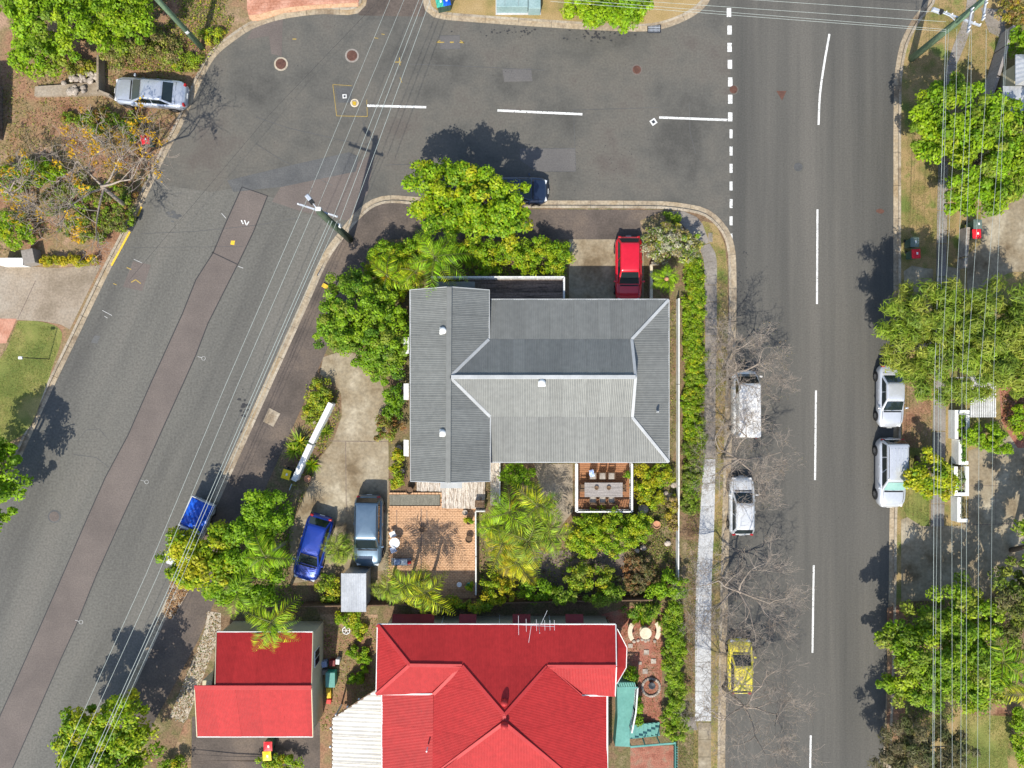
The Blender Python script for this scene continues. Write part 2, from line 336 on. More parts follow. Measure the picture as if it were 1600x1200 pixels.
def crown(name, cl, per, lsize, palette, parent, rel, aspect=.55, droop=0, up=.85, hollow=.45, zmin=.14, m='leaf'):
    per = int(per * 1.45); lsize *= .9; K = len(cl); pal = ptree(palette); n = K * per
    ci = np.repeat(np.arange(K), per); dv = rng.normal(size=(n, 3)); dv[:, 2] += .25; dv /= np.linalg.norm(dv, axis=1)[:, None]
    pos = cl[ci, :3] + dv * (cl[ci, 3] * (hollow + (1 - hollow) * rng.random(n)))[:, None] * np.array([1, 1, .8])
    pos[:, 2] = np.maximum(pos[:, 2], zmin + .05 * rng.random(n))
    nr = dv + np.array([0, 0, up]) + .45 * rng.normal(size=(n, 3)); nr /= np.linalg.norm(nr, axis=1)[:, None]
    cc = pal[rng.integers(0, len(pal), K)]; cols = cc[ci] * .6 + pal[rng.integers(0, len(pal), n)] * .4
    me = leafmesh(name, pos - np.array(rel), nr, lsize * (.7 + .6 * rng.random(n)), cols, aspect, droop)
    return obj(name, me, parent)
def tree(name, label, cat, blobs, palette, lsize=.24, cr=.55, per=70, dens=1.0, base=None, zc_h=None, trunk=.16, bark='bark', aspect=.55, droop=0, group=None, low=-.25, z0=.12, hollow=.45, limbs=9):
    """blobs: (px, py, rx_px, ry_px, z_centre, half_height) as seen in the picture, each at its own real height"""
    W = []
    for (x, y, rx, ry, zc, hh) in blobs:
        c = P(x, y, zc); k = (H - zc) / F; W.append((c.x, c.y, zc, rx * k, ry * k, hh))
    big = max(W, key=lambda q: q[3] * q[4]); bx, by = (big[0], big[1]) if base is None else P(base[0], base[1], z0)[:2]
    root = empty(name, (bx, by, z0), label, cat, group); rel = Vector(root.location)
    cl = clumps(W, dens, cr, low); b = MB(); top = Vector((big[0], big[1], max(big[2] - big[5] * .35, z0 + .15)))
    st = Vector((bx, by, z0 - .05)); mid = st.lerp(top, .5) + Vector((rnd.uniform(-.15, .15), rnd.uniform(-.15, .15), 0)) * min(1, top.z)
    b.tube([st, mid, top], [trunk * 1.2, trunk * .95, trunk * .7], 8)
    for i in range(limbs):
        q = Vector(cl[rng.integers(0, len(cl)), :3]); s = mid.lerp(top, rnd.random()); m_ = s.lerp(q, .5) + Vector((0, 0, -.1))
        b.tube([s, m_, q], [trunk * .5, trunk * .3, trunk * .12], 5)
    b.build('trunk', bark, root, rel, True)
    crown('crown', cl, per, lsize, palette, root, rel, aspect, droop, hollow=hollow)
    return root
def shrub(name, label, cat, blobs, palette, lsize=.16, cr=.3, per=45, dens=1.1, **kw):
    return tree(name, label, cat, blobs, palette, lsize, cr, per, dens, trunk=.04, limbs=6, **kw)
def scatter(name, label, poly, n, size, palette, z=.14, h=.12, aspect=.4, up=.6, m='leaf', stuff=True, droop=0, flat=False):
    pp = np.array([tuple(P(x, y, 0))[:2] for x, y in poly]); lo = pp.min(0); hi = pp.max(0)
    q = lo + (hi - lo) * rng.random((n, 2)); q = q[inpoly(q, pp)]
    # patchy density
    f = np.sin(q[:, 0] * 1.3 + 2) * np.sin(q[:, 1] * 1.1 + .7) + .6 * np.sin(q[:, 0] * 3.1) * np.cos(q[:, 1] * 2.7); q = q[f + .9 * rng.random(len(q)) > -.15]
    k = len(q); pos = np.concatenate([q, (z + h * rng.random((k, 1)))], 1); nr = rng.normal(size=(k, 3)) * (.25 if flat else .6) + np.array([0, 0, 1.0]); nr /= np.linalg.norm(nr, axis=1)[:, None]
    pal = ptree(palette); me = leafmesh(name, pos, nr, size * (.6 + .8 * rng.random(k)), pal[rng.integers(0, len(pal), k)], aspect, droop, m=m)
    return tag(obj(name, me), label, kind='stuff')
# ---- corrugated sheets clipped to a roof plane
def clip(poly, ax, val, keep_less):
    out = []; n = len(poly)
    for i in range(n):
        a, b = poly[i], poly[(i + 1) % n]; ia = (a[ax] <= val) == keep_less or a[ax] == val; ib = (b[ax] <= val) == keep_less or b[ax] == val
        if ia: out.append(a)
        if ia != ib:
            t = (val - a[ax]) / (b[ax] - a[ax]); out.append((a[0] + t * (b[0] - a[0]), a[1] + t * (b[1] - a[1])))
    return out
def roofplane(poly, udir, parent, rel, m, sheetw=.8, period=.12, amp=.008, name='roof_sheet', lift=0.0):
    pts = [Vector(p) for p in poly]; n = Vector((0, 0, 0)); c = sum(pts, Vector((0, 0, 0))) / len(pts)
    for i in range(len(pts)):
        a, b = pts[i] - c, pts[(i + 1) % len(pts)] - c; n += a.cross(b)
    n.normalize(); n = -n if n.z < 0 else n
    u = Vector(udir); u = (u - n * u.dot(n)).normalized(); v = n.cross(u)
    q = [((p - c).dot(u), (p - c).dot(v)) for p in pts]; u0 = min(a[0] for a in q); u1 = max(a[0] for a in q); st = period / 4; hs = (0, 1, 0, -1)
    k = 0; nsh = max(1, int(math.ceil((u1 - u0) / sheetw - .05)))
    for si in range(nsh):
        b = MB(); lo = u0 + si * sheetw; hi = min(u1, lo + sheetw) if si < nsh - 1 else u1
        cols = max(1, int(round((hi - lo) / st)))
        for j in range(cols):
            ua = lo + (hi - lo) * j / cols; ub = lo + (hi - lo) * (j + 1) / cols
            pl = clip(clip(q, 0, ua, False), 0, ub, True)
            if len(pl) < 3: continue
            ha = hs[j % 4] * amp; hb = hs[(j + 1) % 4] * amp
            vs = []
            for (x, y) in pl:
                t = 0 if ub == ua else (x - ua) / (ub - ua); vs.append(c + u * x + v * y + n * (lift + ha + (hb - ha) * t + (si % 2) * .006))
            b.add(vs, [tuple(range(len(vs)))])
        if b.f: b.build(name, m, parent, rel)
def ridge(parent, rel, a, b, m, wd=.32, name='ridge_cap', ht=.06):
    MB().bar(Vector(a) + Vector((0, 0, .03)), Vector(b) + Vector((0, 0, .03)), wd, ht).build(name, m, parent, rel, bevel=.02)
# ================================================================ THE SETTING
b = MB(); b.add([(-600, -600, -.35), (600, -600, -.35), (600, 600, -.35), (-600, 600, -.35)], [(0, 1, 2, 3)])
tag(b.build('ground', 'far_ground'), 'wide flat ground around the street corner', kind='structure')
b = MB(); b.add([(-110, -90, 0), (110, -90, 0), (110, 90, 0), (-110, 90, 0)], [(0, 1, 2, 3)])
tag(b.build('road', 'asphalt'), 'worn grey asphalt of the cross street', kind='structure')
# kerb faces as pixel paths
K_C1 = smoothpath([(-150, 1857), (121, 1260), (212, 1060), (353, 750), (482, 465), (512, 400), (540, 362), (560, 338), (582, 320), (607, 313), (640, 315), (730, 319), (830, 321), (1025, 322), (1062, 325), (1100, 333), (1122, 350), (1136, 372), (1142, 405), (1142, 525), (1138, 600), (1134, 750), (1130, 900), (1127, 1050), (1125, 1200), (1120, 1857)], 6)
K_NW = smoothpath([(562, -700), (562, -60), (562, 10), (500, 14), (440, 22), (395, 36), (366, 54), (332, 82), (311, 117), (294, 155), (274, 200), (251, 242), (226, 295), (214, 320), (190, 370), (165, 418), (112, 528), (78, 598), (24, 715), (-100, 985), (-500, 1857)], 6)
K_N = smoothpath([(1112, -700), (1112, -60), (1106, -10), (1085, 15), (1045, 34), (1010, 41), (930, 39), (800, 31), (720, 25), (690, 22), (675, 17), (669, 8), (668, -8), (668, -60), (668, -700)], 5)
K_E = smoothpath([(1470, -700), (1462, -60), (1458, 0), (1435, 30), (1416, 66), (1409, 95), (1405, 130), (1404, 300), (1404, 500), (1404, 680), (1398, 805), (1397, 900), (1395, 1000), (1392, 1100), (1388, 1200), (1380, 1857)], 6)
sheet('road_surface', [p for p in offset(K_C1, 0) if p[0] > 1100 and p[1] > 345] + [(1380, 1857)] + [p for p in reversed(K_E)] + [(1140, -700), (1141, 345)], .004, 'asphalt_east', 'smooth grey asphalt of the wide street with the parked row')
wl = [(x, y) for x, y in K_C1 if x < 560 and y > 336]
sheet('road_surface', [(-500, 1857)] + wl + [(545, 350), (470, 332), (432, 312), (418, 306), (378, 292), (330, 300), (262, 290)] + [p for p in K_NW if p[1] > 262 and p[0] < 320], .004, 'asphalt_west', 'patched grey asphalt of the slanting street')
def land(name, path, extra, m, label, inw):
    pl = px2(offset(path, inw * 3) + extra, .12); return tag(MB().prism([(p[0], p[1]) for p in pl], -.05, .12).build(name, m), label, kind='structure')
land('terrain', K_C1, [], 'soil', 'brown garden soil of the corner lots', 1)
land('terrain', K_NW, [(-1000, 1857), (-1000, -700)], 'orange_dirt', 'orange dirt of the bank beside the slanting street', 1)
land('terrain', [p for p in K_N if p[1] > -75], [(668, -700), (1112, -700)], 'verge_dry', 'dry grass verge across the cross street', 1)
land('terrain', K_E, [(2600, 1857), (2600, -700)], 'verge', 'grassy verge and yards along the wide street', -1)
kerb(resample([p for p in K_C1 if p[1] < 1500], 8), 1, 'pale concrete kerb round the corner block')
kerb(resample([p for p in K_NW if -80 < p[1] < 1100], 8), 1, 'stained concrete kerb below the dirt bank')
kerb(resample([p for p in K_N if p[1] > -80], 8), 1, 'ochre stained concrete kerb across the cross street')
kerb(resample([p for p in K_E if -80 < p[1] < 1500], 8), -1, 'concrete kerb of the grassy verge with power pole')
# road patches
Z1, Z2, Z3 = .008, .012, .016
trL = [(378, 292), (352, 350), (333, 395), (306, 437), (285, 490), (235, 600), (200, 680), (165, 745), (136, 810), (108, 875), (60, 985), (22, 1070), (-60, 1250)]
trR = [(418, 306), (396, 362), (374, 408), (325, 505), (306, 555), (285, 602), (255, 668), (222, 742), (186, 820), (150, 900), (118, 980), (95, 1030), (20, 1200), (-10, 1262)]
sheet('road_patch', trL + trR[::-1], Z1, 'asphalt_patch', 'long reddish trench patch down the slanting street')
def ribbon(name, pts, wpx, z, m, label=None, parent=None):
    a = offset(pts, wpx / 2); c = offset(pts, -wpx / 2); return sheet(name, a + c[::-1], z, m, label, parent)
seams = empty('road_seam', P(400, 600, .012), 'dark sealed seams of the trench patch', None); seams['kind'] = 'structure'
def strips(name, root, lst, z, m):
    for pts, wd in lst:
        o = ribbon(name, pts, wd, z, m, parent=root); o.location = -root.location
strips('seam', seams, [(trL, 1.6), (trR, 1.6), ([(331, 394), (371, 413)], 1.5), ([(378, 292), (418, 306)], 1.2)], Z2, 'bitumen')
sheet('road_patch', [(440, 290), (540, 262), (585, 240), (575, 300), (545, 345), (470, 330), (425, 315)], Z1, 'asphalt_patch', 'dull patch beside the corner power pole')
sheet('road_patch', [(355, 282), (455, 258), (545, 238), (560, 244), (556, 268), (440, 292), (365, 300)], Z1 + .002, 'asphalt_dark_patch', 'dark curved repair strip near the corner')
sheet('road_patch', [(400, 37), (442, 28), (440, 88), (424, 84), (420, 56), (385, 62)], Z1, 'asphalt_patch', 'brownish trench to the rusty manhole')
sheet('road_patch', [(687, 56), (718, 55), (720, 76), (688, 77)], Z1, 'asphalt_light_patch', 'small square repair with yellow arrows')
sheet('road_patch', [(785, 108), (830, 107), (832, 127), (788, 128)], Z1, 'asphalt_light_patch', 'pale rectangular repair in the cross street')
sheet('road_patch', [(525, 138), (550, 136), (548, 160), (529, 160)], Z1, 'asphalt_dark_patch', 'dark square repair round the small valve')
sheet('road_patch', [(812, 232), (898, 232), (900, 268), (838, 268), (812, 250)], Z1, 'asphalt_light_patch', 'pale repair beside the dark navy car')
sheet('road_patch', [(208, 408), (236, 414), (222, 455), (192, 448)], Z1, 'asphalt_patch', 'scruffy brown repair beside the yellow kerb')
sheet('road_patch', [(148, 524), (157, 525), (152, 537), (142, 535)], Z1, 'asphalt_dark_patch', 'tiny dark repair near the lawn kerb')
cracks = empty('road_seam', P(800, 200, .012), 'thin cracks and old joints in the cross street', None); cracks['kind'] = 'structure'
strips('seam', cracks, [([(400, 183), (450, 200), (560, 225), (590, 225)], .9), ([(640, 100), (760, 105), (850, 110)], .8), ([(896, 170), (900, 270)], .8), ([(896, 172), (1030, 168)], .7),
    ([(600, 258), (665, 256)], .8), ([(1077, 160), (1078, 205), (1087, 240)], .8), ([(400, 225), (440, 250), (520, 290)], .8), ([(687, 56), (718, 55), (720, 76), (688, 77), (687, 56)], .8),
    ([(525, 138), (550, 136), (548, 160), (529, 160), (525, 138)], 1.2), ([(812, 232), (898, 232)], .8), ([(846, 268), (900, 268)], .8), ([(220, 365), (300, 362), (400, 352), (470, 340)], .7), ([(115, 710), (150, 715), (170, 730)], .8),
    ([(120, 690), (135, 672), (155, 670), (168, 685)], .7), ([(200, 387), (380, 385)], .5), ([(565, 178), (575, 230)], .7), ([(800, 430 - 320), (795, 125)], .6)], Z2, 'asphalt_dark_patch')
def blots(name, label, c, sx, sy, n, rmin, rmax, m='bitumen', seed=1):
    r = random.Random(seed); b = MB()
    for i in range(n):
        x = r.gauss(c[0], sx); y = r.gauss(c[1], sy); q = r.uniform(rmin, rmax); ph = r.random() * 6
        b.add([P(x + q * (1 + .35 * math.sin(3 * a + ph)) * math.cos(a), y + .7 * q * (1 + .3 * math.cos(2 * a + ph)) * math.sin(a), Z2 + .0004 * i / n) for a in [j * PI / 4 for j in range(7, -1, -1)]], [tuple(range(8))])
    return tag(b.build(name, m), label, kind='stuff')
blots('tar_spots', 'dark spatter on the road below the kerb', (800, 50), 26, 4, 34, .6, 2.2, seed=2)
blots('tar_spots', 'dark spatter on the road near the kerb tree', (935, 54), 24, 6, 60, .5, 2.4, seed=3)
blots('tar_spots', 'faint oil drips across the corner of the junction', (940, 258), 40, 30, 70, .3, .9, seed=4)
blots('tar_spots', 'dark oil stains on the road beside the bank kerb', (380, 640), 5, 14, 16, 1, 4, seed=5)
blots('tar_spots', 'small oil drips scattered over the wide street', (1290, 500), 45, 260, 80, .3, .8, seed=6)
blots('tar_spots', 'small oil drips scattered over the junction', (700, 150), 200, 55, 120, .3, .8, seed=8)
blots('tar_spots', 'sooty smudge of tar beside the yellow kerb', (272, 337), 6, 5, 10, 2, 5, 'asphalt_dark_patch', seed=9)
blots('tar_spots', 'dark leaf stains under the bare street trees', (1160, 470), 9, 30, 90, .4, 1.6, seed=10)
# painted markings
def marks(label, quads, m, z=Z3, name='road_marking'):
    root = empty(name, P(*quads[0][0], z), label, None); root['kind'] = 'structure'
    for q in quads:
        o = sheet('stripe', q, z, m, parent=root); o.location = -root.location
def line(a, b, wd): return offset([a, b], wd / 2) + offset([a, b], -wd / 2)[::-1]
hold = [(1139, 12.5), (1140, 40), (1140, 67), (1140.5, 93.5), (1141, 121), (1141, 148), (1141, 175.5)]
marks('thick broken white holding line across the side street mouth', [line((x, y), (x, y + 14), 6.8) for x, y in hold] + [line((1142.3, y), (1142.3, y + 14), 4.6) for y in (202, 229, 256, 283.5, 311, 338, 365)], 'marking')
marks('white centre dashes of the cross street', [line((573, 165), (666, 167.5), 3.6), line((777, 172.5), (910, 178.5), 3.6)], 'marking')
marks('white centre line meeting the holding line', [line((1030, 183.5), (1137, 187.5), 3.6)], 'marking')
marks('white centre dashes of the wide street', [smoothpath([(1296, 53), (1287, 105), (1281, 150), (1279, 195)], 4) and (offset(smoothpath([(1296, 53), (1287, 105), (1281, 150), (1279, 195)], 4), 1.6) + offset(smoothpath([(1296, 53), (1287, 105), (1281, 150), (1279, 195)], 4), -1.6)[::-1]),
    line((1277.3, 327), (1276.5, 475), 3), line((1275, 610), (1273.5, 750), 3), line((1271.5, 883), (1269.5, 1020), 3), line((1266.8, 1149), (1264.5, 1290), 3)], 'marking')
marks('white painted utility letters on the trench patch', [line((377, 344), (380, 350), 2), line((382, 344), (385, 352), 1.6), line((389, 346), (385, 352), 1.6)], 'marking')
marks('faded white survey ticks on the slanting street', [line((209, 405), (222, 411), .9), line((160, 485), (175, 493), 1), line((163, 494), (168, 497), .8), line((372, 416), (380, 419), 1), line((346, 333), (353, 341), 1)], 'faded_marking')
def ring(cx, cy, r, wd): return [line((cx + r * math.cos(a), cy + r * math.sin(a)), (cx + r * math.cos(a + .55), cy + r * math.sin(a + .55)), wd) for a in [k * PI / 6 for k in range(12)]]
for (x, y, lb) in ((318, 560, 'white ring mark beside the trench nearest the lawn'), (229, 753, 'white ring mark beside the trench near the blue tarp'), (126.5, 972, 'white ring mark beside the trench below the bank driveway')):
    marks(lb, ring(x, y, 3, .6) + [line((x - 9, y - 3), (x - 3, y - 1), .7)], 'faded_marking')
marks('yellow painted box outline round the water valve', [line((520, 132), (526, 181), .8), line((526, 181), (574, 182), .9), line((573, 156), (574, 182), .8), line((520, 132), (550, 134), .7)], 'faded_yellow')
marks('orange utility arrows on the square repair', [line((682, 66), (694, 66), 1.6), line((688, 63), (682, 66), 1), line((703, 66), (709, 66), 2), line((718, 66), (725, 67), 1.6), line((719, 63), (725, 67), 1)], 'faded_yellow')
marks('orange utility ticks below the brick driveway', [line((457, 61), (463, 61), 1.6), line((585, 59), (591, 60), 1), line((596, 53), (601, 54), 1), line((617, 97), (627, 97), 1.3), line((624, 90), (625, 102), 1.3), line((625, 121), (628, 129), .9)], 'faded_yellow')
marks('orange utility ticks beside the bank kerb', [line((198, 418), (205, 421), 1.4), line((205, 441), (212, 437), 1.5), (line((212, 437), (220, 443), 1.5)), line((177, 443), (182, 445), 1)], 'faded_yellow')
marks('yellow painted no stopping edge beside the storm drain', [line((203, 362), (174, 415), 3), line((221, 323), (215, 338), 3)], 'yellow_marking', z=.034)
sheet('road_marking', [(361, 376), (367, 376), (366, 383), (360, 382)], Z3, 'yellow_marking', 'small yellow painted square on the trench patch')
# manholes, valves, drains
def manhole(px, py, r, label, rim='concrete_grey', lid='manhole'):
    t = empty('manhole', P(px, py, .004), label, 'manhole', None); k = 1 / 22
    MB().lathe((0, 0, 0), [(r * k * 1.28, 0), (r * k * 1.28, .010), (r * k, .012)], 28).build('collar', rim, t)
    b = MB().lathe((0, 0, 0), [(r * k * .97, 0), (r * k * .97, .02), (r * k * .9, .024)], 28)
    for i in range(-3, 4): b.box((0, i * r * k * .24, .026), (2 * r * k * math.sqrt(max(.05, .72 - (i * .24) ** 2)), r * k * .08, .008))
    b.build('cover', lid, t); return t
manhole(439, 100, 8.5, 'rusty round manhole cover below the brick driveway', 'kerb')
manhole(550, 87, 8.5, 'dark brown manhole cover with grey collar near the power lines')
manhole(995, 109, 6.6, 'brown manhole cover near the small dark ticks', 'asphalt_patch'); manhole(1146, 140, 6.3, 'brown manhole cover touching the holding line', 'asphalt')
manhole(1247, 261, 7, 'grey manhole cover in the lane of the wide street', 'asphalt', 'asphalt_dark_patch')
manhole(85, 807, 8, 'reddish manhole cover in dark collar on the slanting street', 'asphalt_dark_patch', 'asphalt_patch')
manhole(554, 161, 5, 'round valve cover painted with a yellow square', 'stone_cream', 'stone')
o = sheet('road_marking', [(550.5, 158), (557, 159), (556, 165), (551, 163.5)], .034, 'yellow_marking', 'bright yellow blotch painted on the round valve cover')
def valve(px, py, r, label, rz=0):
    t = empty('valve_cover', P(px, py, .004), label, 'valve cover', rz=rz); k = r / 22
    MB().box((0, 0, .008), (2 * k, 2 * k, .016)).build('surround', 'white_paint', t); MB().box((0, 0, .018), (k, k, .008)).build('lid', 'iron', t)
valve(538.5, 150.5, 3.2, 'small square valve cover inside the yellow outline', .05); valve(1021, 190.5, 4.6, 'white square valve cover beside the centre line', .6)
def tri_patch(): sheet('road_patch', [(1213, 142), (1229, 142), (1222, 157)], Z1, 'manhole', 'small brown triangular patch in the wide street')
tri_patch(); sheet('road_patch', smoothpath([(1369, 328), (1376, 326), (1382, 330), (1377, 334), (1369, 331)], 3), Z1, 'manhole', 'small rusty stain beside the verge kerb')
def drain(pts, label, nb=9):
    a, b_, c_, d_ = [P(x, y, .03) for x, y in pts]; t = empty('storm_drain', (a + c_) / 2, label, 'drain'); rel = t.location
    MB().prism([(p.x, p.y) for p in (a, b_, c_, d_)], .0, .036).build('pit', 'void', t, rel)
    fr = MB()
    for u, v in ((a, b_), (b_, c_), (c_, d_), (d_, a)): fr.bar(u + Vector((0, 0, .015)), v + Vector((0, 0, .015)), .06, .05)
    fr.build('frame', 'iron', t, rel)
    for i in range(1, nb): MB().bar(a.lerp(b_, i / nb) + Vector((0, 0, .014)), d_.lerp(c_, i / nb) + Vector((0, 0, .014)), .032, .03).build('bar', 'galv' if nb > 9 else 'iron', t, rel)
    for i in (1, 2): MB().bar(a.lerp(d_, i / 3) + Vector((0, 0, .017)), b_.lerp(c_, i / 3) + Vector((0, 0, .017)), .03, .028).build('cross_bar', 'galv' if nb > 9 else 'iron', t, rel)
drain([(203, 337), (216, 341), (206, 361), (194, 356)], 'dark iron storm drain between yellow kerb paint')
drain([(508, 409), (518, 415), (506, 436), (496, 430)], 'grey grated storm drain below the corner power pole', 11)
drain([(1012, 39), (1032, 39), (1032, 51), (1012, 51)], 'grated storm drain at the kerb corner by the tree', 10)
# ---- paths, driveways and beds on the lots
ZL = .125
cin = offset(K_C1, 4)
lp = [p for p in cin if p[0] < 640 and 300 < p[1] < 1300]
sheet('footpath', lp + [(640, 372), (588, 376), (560, 432), (470, 640), (335, 940), (310, 1000), (240, 1130), (200, 1215), (170, 1300)], ZL, 'path_asphalt', 'dark asphalt footpath beside the slanting street')
sheet('footpath', [(640, 326), (1040, 328), (1000, 345), (1005, 374), (640, 374)], ZL, 'path_asphalt', 'dark asphalt footpath along the cross street')
sheet('footpath', [(560, -60), (664, -60), (664, 26), (560, 24)], .009, 'path_asphalt', 'dark asphalt crossing between the far kerbs')
sheet('driveway', smoothpath([(505, 558), (530, 551), (556, 553), (580, 565), (596, 595), (604, 650), (607, 700), (607, 770), (607, 890)], 4) + [(455, 912), (452, 830), (470, 790), (500, 715), (520, 690), (534, 650), (533, 615), (520, 597), (500, 585)], ZL + .004, 'concrete', 'stained concrete driveway curving past the grey house')
dj = empty('driveway_joint', P(540, 700, .14), 'dark joint lines in the curved driveway', None); dj['kind'] = 'structure'
strips('joint', dj, [([(516, 689), (606, 690)], 1.1), ([(540, 690), (541, 800)], 1.0)], ZL + .008, 'mulch')
sheet('driveway', [(889, 374), (1006, 374), (1006, 480), (889, 480)], ZL + .004, 'concrete', 'weathered concrete driveway under the red car')
sheet('garden_bed', [(265, 1120), (290, 1130), (345, 985), (345, 958), (325, 955), (318, 990)], ZL + .004, 'gravel_pale', 'pale stony strip beside the red roofed cottage')
sheet('garden_bed', [(268, 905), (300, 915), (285, 940), (270, 968), (258, 960)], ZL + .006, 'gravel_pale', 'leafy litter at the kerb below the lime tree')
sheet('garden_bed', [(800, 860), (975, 860), (975, 940), (820, 940)], ZL + .004, 'mulch', 'bare greyish garden path behind the lime shrub')
sheet('garden_bed', [(835, 725), (895, 725), (895, 800), (870, 830), (850, 800)], ZL + .004, 'concrete_brown', 'stony ground beside the timber deck')
sheet('garden_bed', [(940, 960), (995, 945), (1036, 945), (1033, 1135), (1000, 1135), (995, 1060), (960, 1055)], ZL + .004, 'red_gravel', 'red gravel court beside the red roofed house')
sheet('garden_bed', [(985, 1165), (1058, 1165), (1058, 1260), (985, 1260)], ZL + .004, 'red_gravel', 'red gravel bed below the turquoise steps')
sheet('garden_bed', [(500, 960), (590, 960), (590, 1080), (520, 1200), (500, 1200)], ZL + .004, 'orange_dirt', 'littered dirt yard between the two red roofs')
sheet('garden_bed', [(262, 1200), (290, 1125), (298, 1123), (298, 1200)], ZL + .006, 'orange_dirt', 'bare red dirt wedge below the cottage')
sheet('footpath', [(300, 1120), (500, 1120), (500, 1260), (298, 1260)], ZL + .002, 'path_asphalt', 'dark paved yard below the cottage eave')
# street side: verge, concrete path slabs
sheet('grass_verge', [(1098, 345), (1118, 350), (1132, 380), (1137, 420), (1137, 530), (1133, 650), (1130, 750), (1126, 900), (1123, 1050), (1121, 1290), (1080, 1290), (1085, 1130), (1095, 700), (1100, 530), (1100, 420), (1085, 360)], ZL, 'verge', 'grass verge under the bare street trees')
def slabpath(label, left, right, n, m, name='footpath', z=.14, gap=.02):
    """concrete slabs between two pixel edges sampled at the same n"""
    root = empty(name, P(*left[0], 0), label, None); root['kind'] = 'structure'
    for i in range(n):
        def at(e, t):
            q = t * (len(e) - 1); k = min(int(q), len(e) - 2); return Vector(e[k]).lerp(Vector(e[k + 1]), q - k)
        g = gap / 2
        a, b2, c2, d2 = at(left, (i + g) / n), at(right, (i + g) / n), at(right, (i + 1 - g) / n), at(left, (i + 1 - g) / n)
        o = MB().prism([(P(q.x, q.y, z).x, P(q.x, q.y, z).y) for q in (a, b2, c2, d2)], .1, z + .006 * rnd.random()).build('path_slab', m, root, root.location)
    return root
EL = smoothpath([(1092, 386), (1099, 405), (1101, 440), (1102, 530), (1101, 620), (1099, 716)], 5); ER = smoothpath([(1109, 380), (1119, 400), (1120, 440), (1120, 530), (1118, 620), (1118, 716)], 5)
slabpath('grey concrete slab footpath beside the clipped hedge', EL, ER, 17, 'concrete_grey', gap=.03)
slabpath('fresh white concrete footpath under the bare trees', [(1099, 717), (1093, 820), (1088, 900), (1086, 1000), (1086, 1127)], [(1118, 717), (1116, 820), (1112, 900), (1111, 1000), (1111, 1127)], 11, 'concrete_white', gap=.012)
slabpath('brown grey concrete footpath below the white stretch', [(1091, 1129), (1091, 1290)], [(1111, 1129), (1111, 1290)], 6, 'concrete', gap=.02)
slabpath('small concrete apron joining the white footpath', [(1070, 1120), (1070, 1141)], [(1085, 1120), (1090, 1141)], 1, 'concrete_grey')
slabpath('rough concrete corner path with tree shadow', smoothpath([(1044, 330), (1062, 346), (1078, 366), (1092, 385)], 4), smoothpath([(1068, 330), (1094, 343), (1101, 360), (1109, 379)], 4), 4, 'concrete_grey')
slabpath('beige concrete ramp slab at the slanting kerb', [(421, 637), (411, 659)], [(438, 646), (427, 667)], 1, 'kerb', z=.145)
slabpath('mown concrete path along the grassy verge', smoothpath([(1515, -30), (1506, 30), (1490, 70), (1478, 110), (1471, 160), (1465, 300), (1463, 450), (1459, 600), (1456, 720), (1454, 823)], 4), smoothpath([(1530, -30), (1521, 30), (1508, 70), (1492, 110), (1485, 160), (1481, 300), (1478, 450), (1478, 600), (1477, 720), (1475, 823)], 4), 26, 'concrete_grey', gap=.03)
sheet('driveway', [(1412, 424), (1425, 415), (1445, 419), (1458, 420), (1458, 462), (1414, 462)], ZL + .004, 'concrete', 'pale concrete crossover beside the green bin')
sheet('driveway', [(1480, 416), (1500, 420), (1500, 462), (1478, 462)], ZL + .004, 'concrete', 'short concrete strip past the footpath')
sheet('driveway', [(1533, 300), (1700, 290), (1700, 425), (1580, 425), (1545, 440), (1512, 470), (1510, 400), (1533, 380)], ZL + .004, 'concrete', 'wide concrete yard behind the bins')
sheet('driveway', [(1513, 705), (1600, 672), (1800, 640), (1800, 925), (1408, 940), (1408, 812), (1418, 808), (1440, 822), (1500, 822), (1513, 815)], ZL + .004, 'concrete', 'broad concrete driveway shaded by trees')
dj = empty('driveway_joint', P(1550, 800, .14), 'dark joint lines in the broad driveway', None); dj['kind'] = 'structure'
strips('joint', dj, [([(1500, 817), (1530, 820), (1600, 817)], 1.2), ([(1516, 759), (1560, 759)], .8), ([(1556, 703), (1556, 820)], .6)], ZL + .008, 'mulch')
sheet('driveway', [(1532, 12), (1572, 15), (1570, 62), (1545, 50)], ZL + .004, 'concrete_grey', 'grey concrete pad behind the tall power pole')
sheet('lawn', [(1418, 808), (1411, 795), (1411, 700), (1452, 700), (1452, 822), (1440, 822)], ZL + .002, 'lawn', 'green lawn strip beside the silver four wheel drive')
sheet('lawn', smoothpath([(1502, 1114), (1583, 1114), (1578, 1150), (1573, 1180), (1577, 1260), (1502, 1260), (1502, 1114)], 3), ZL + .004, 'lawn', 'mown lawn with a palm shadow across it')
sheet('garden_bed', [(1410, 560), (1455, 560), (1455, 700), (1410, 700)], ZL + .002, 'orange_dirt', 'dry dirt verge under the feathery tree')
sheet('garden_bed', [(1560, 585), (1640, 560), (1640, 700), (1590, 700), (1565, 660)], ZL + .007, 'red_gravel', 'reddish bark bed beside the white slats')
sheet('garden_bed', [(1512, 1090), (1588, 1092), (1588, 1120), (1512, 1116)], ZL + .006, 'orange_dirt', 'terracotta edging path above the mown lawn')
sheet('garden_bed', [(1386, 950), (1420, 940), (1412, 1180), (1386, 1190)], ZL + .002, 'orange_dirt', 'bare orange dirt under the roadside tree')
sheet('garden_bed', [(1420, 940), (1700, 925), (1700, 1100), (1500, 1100), (1420, 1120)], ZL + .001, 'soil', 'shaded brown bed beyond the broad driveway')
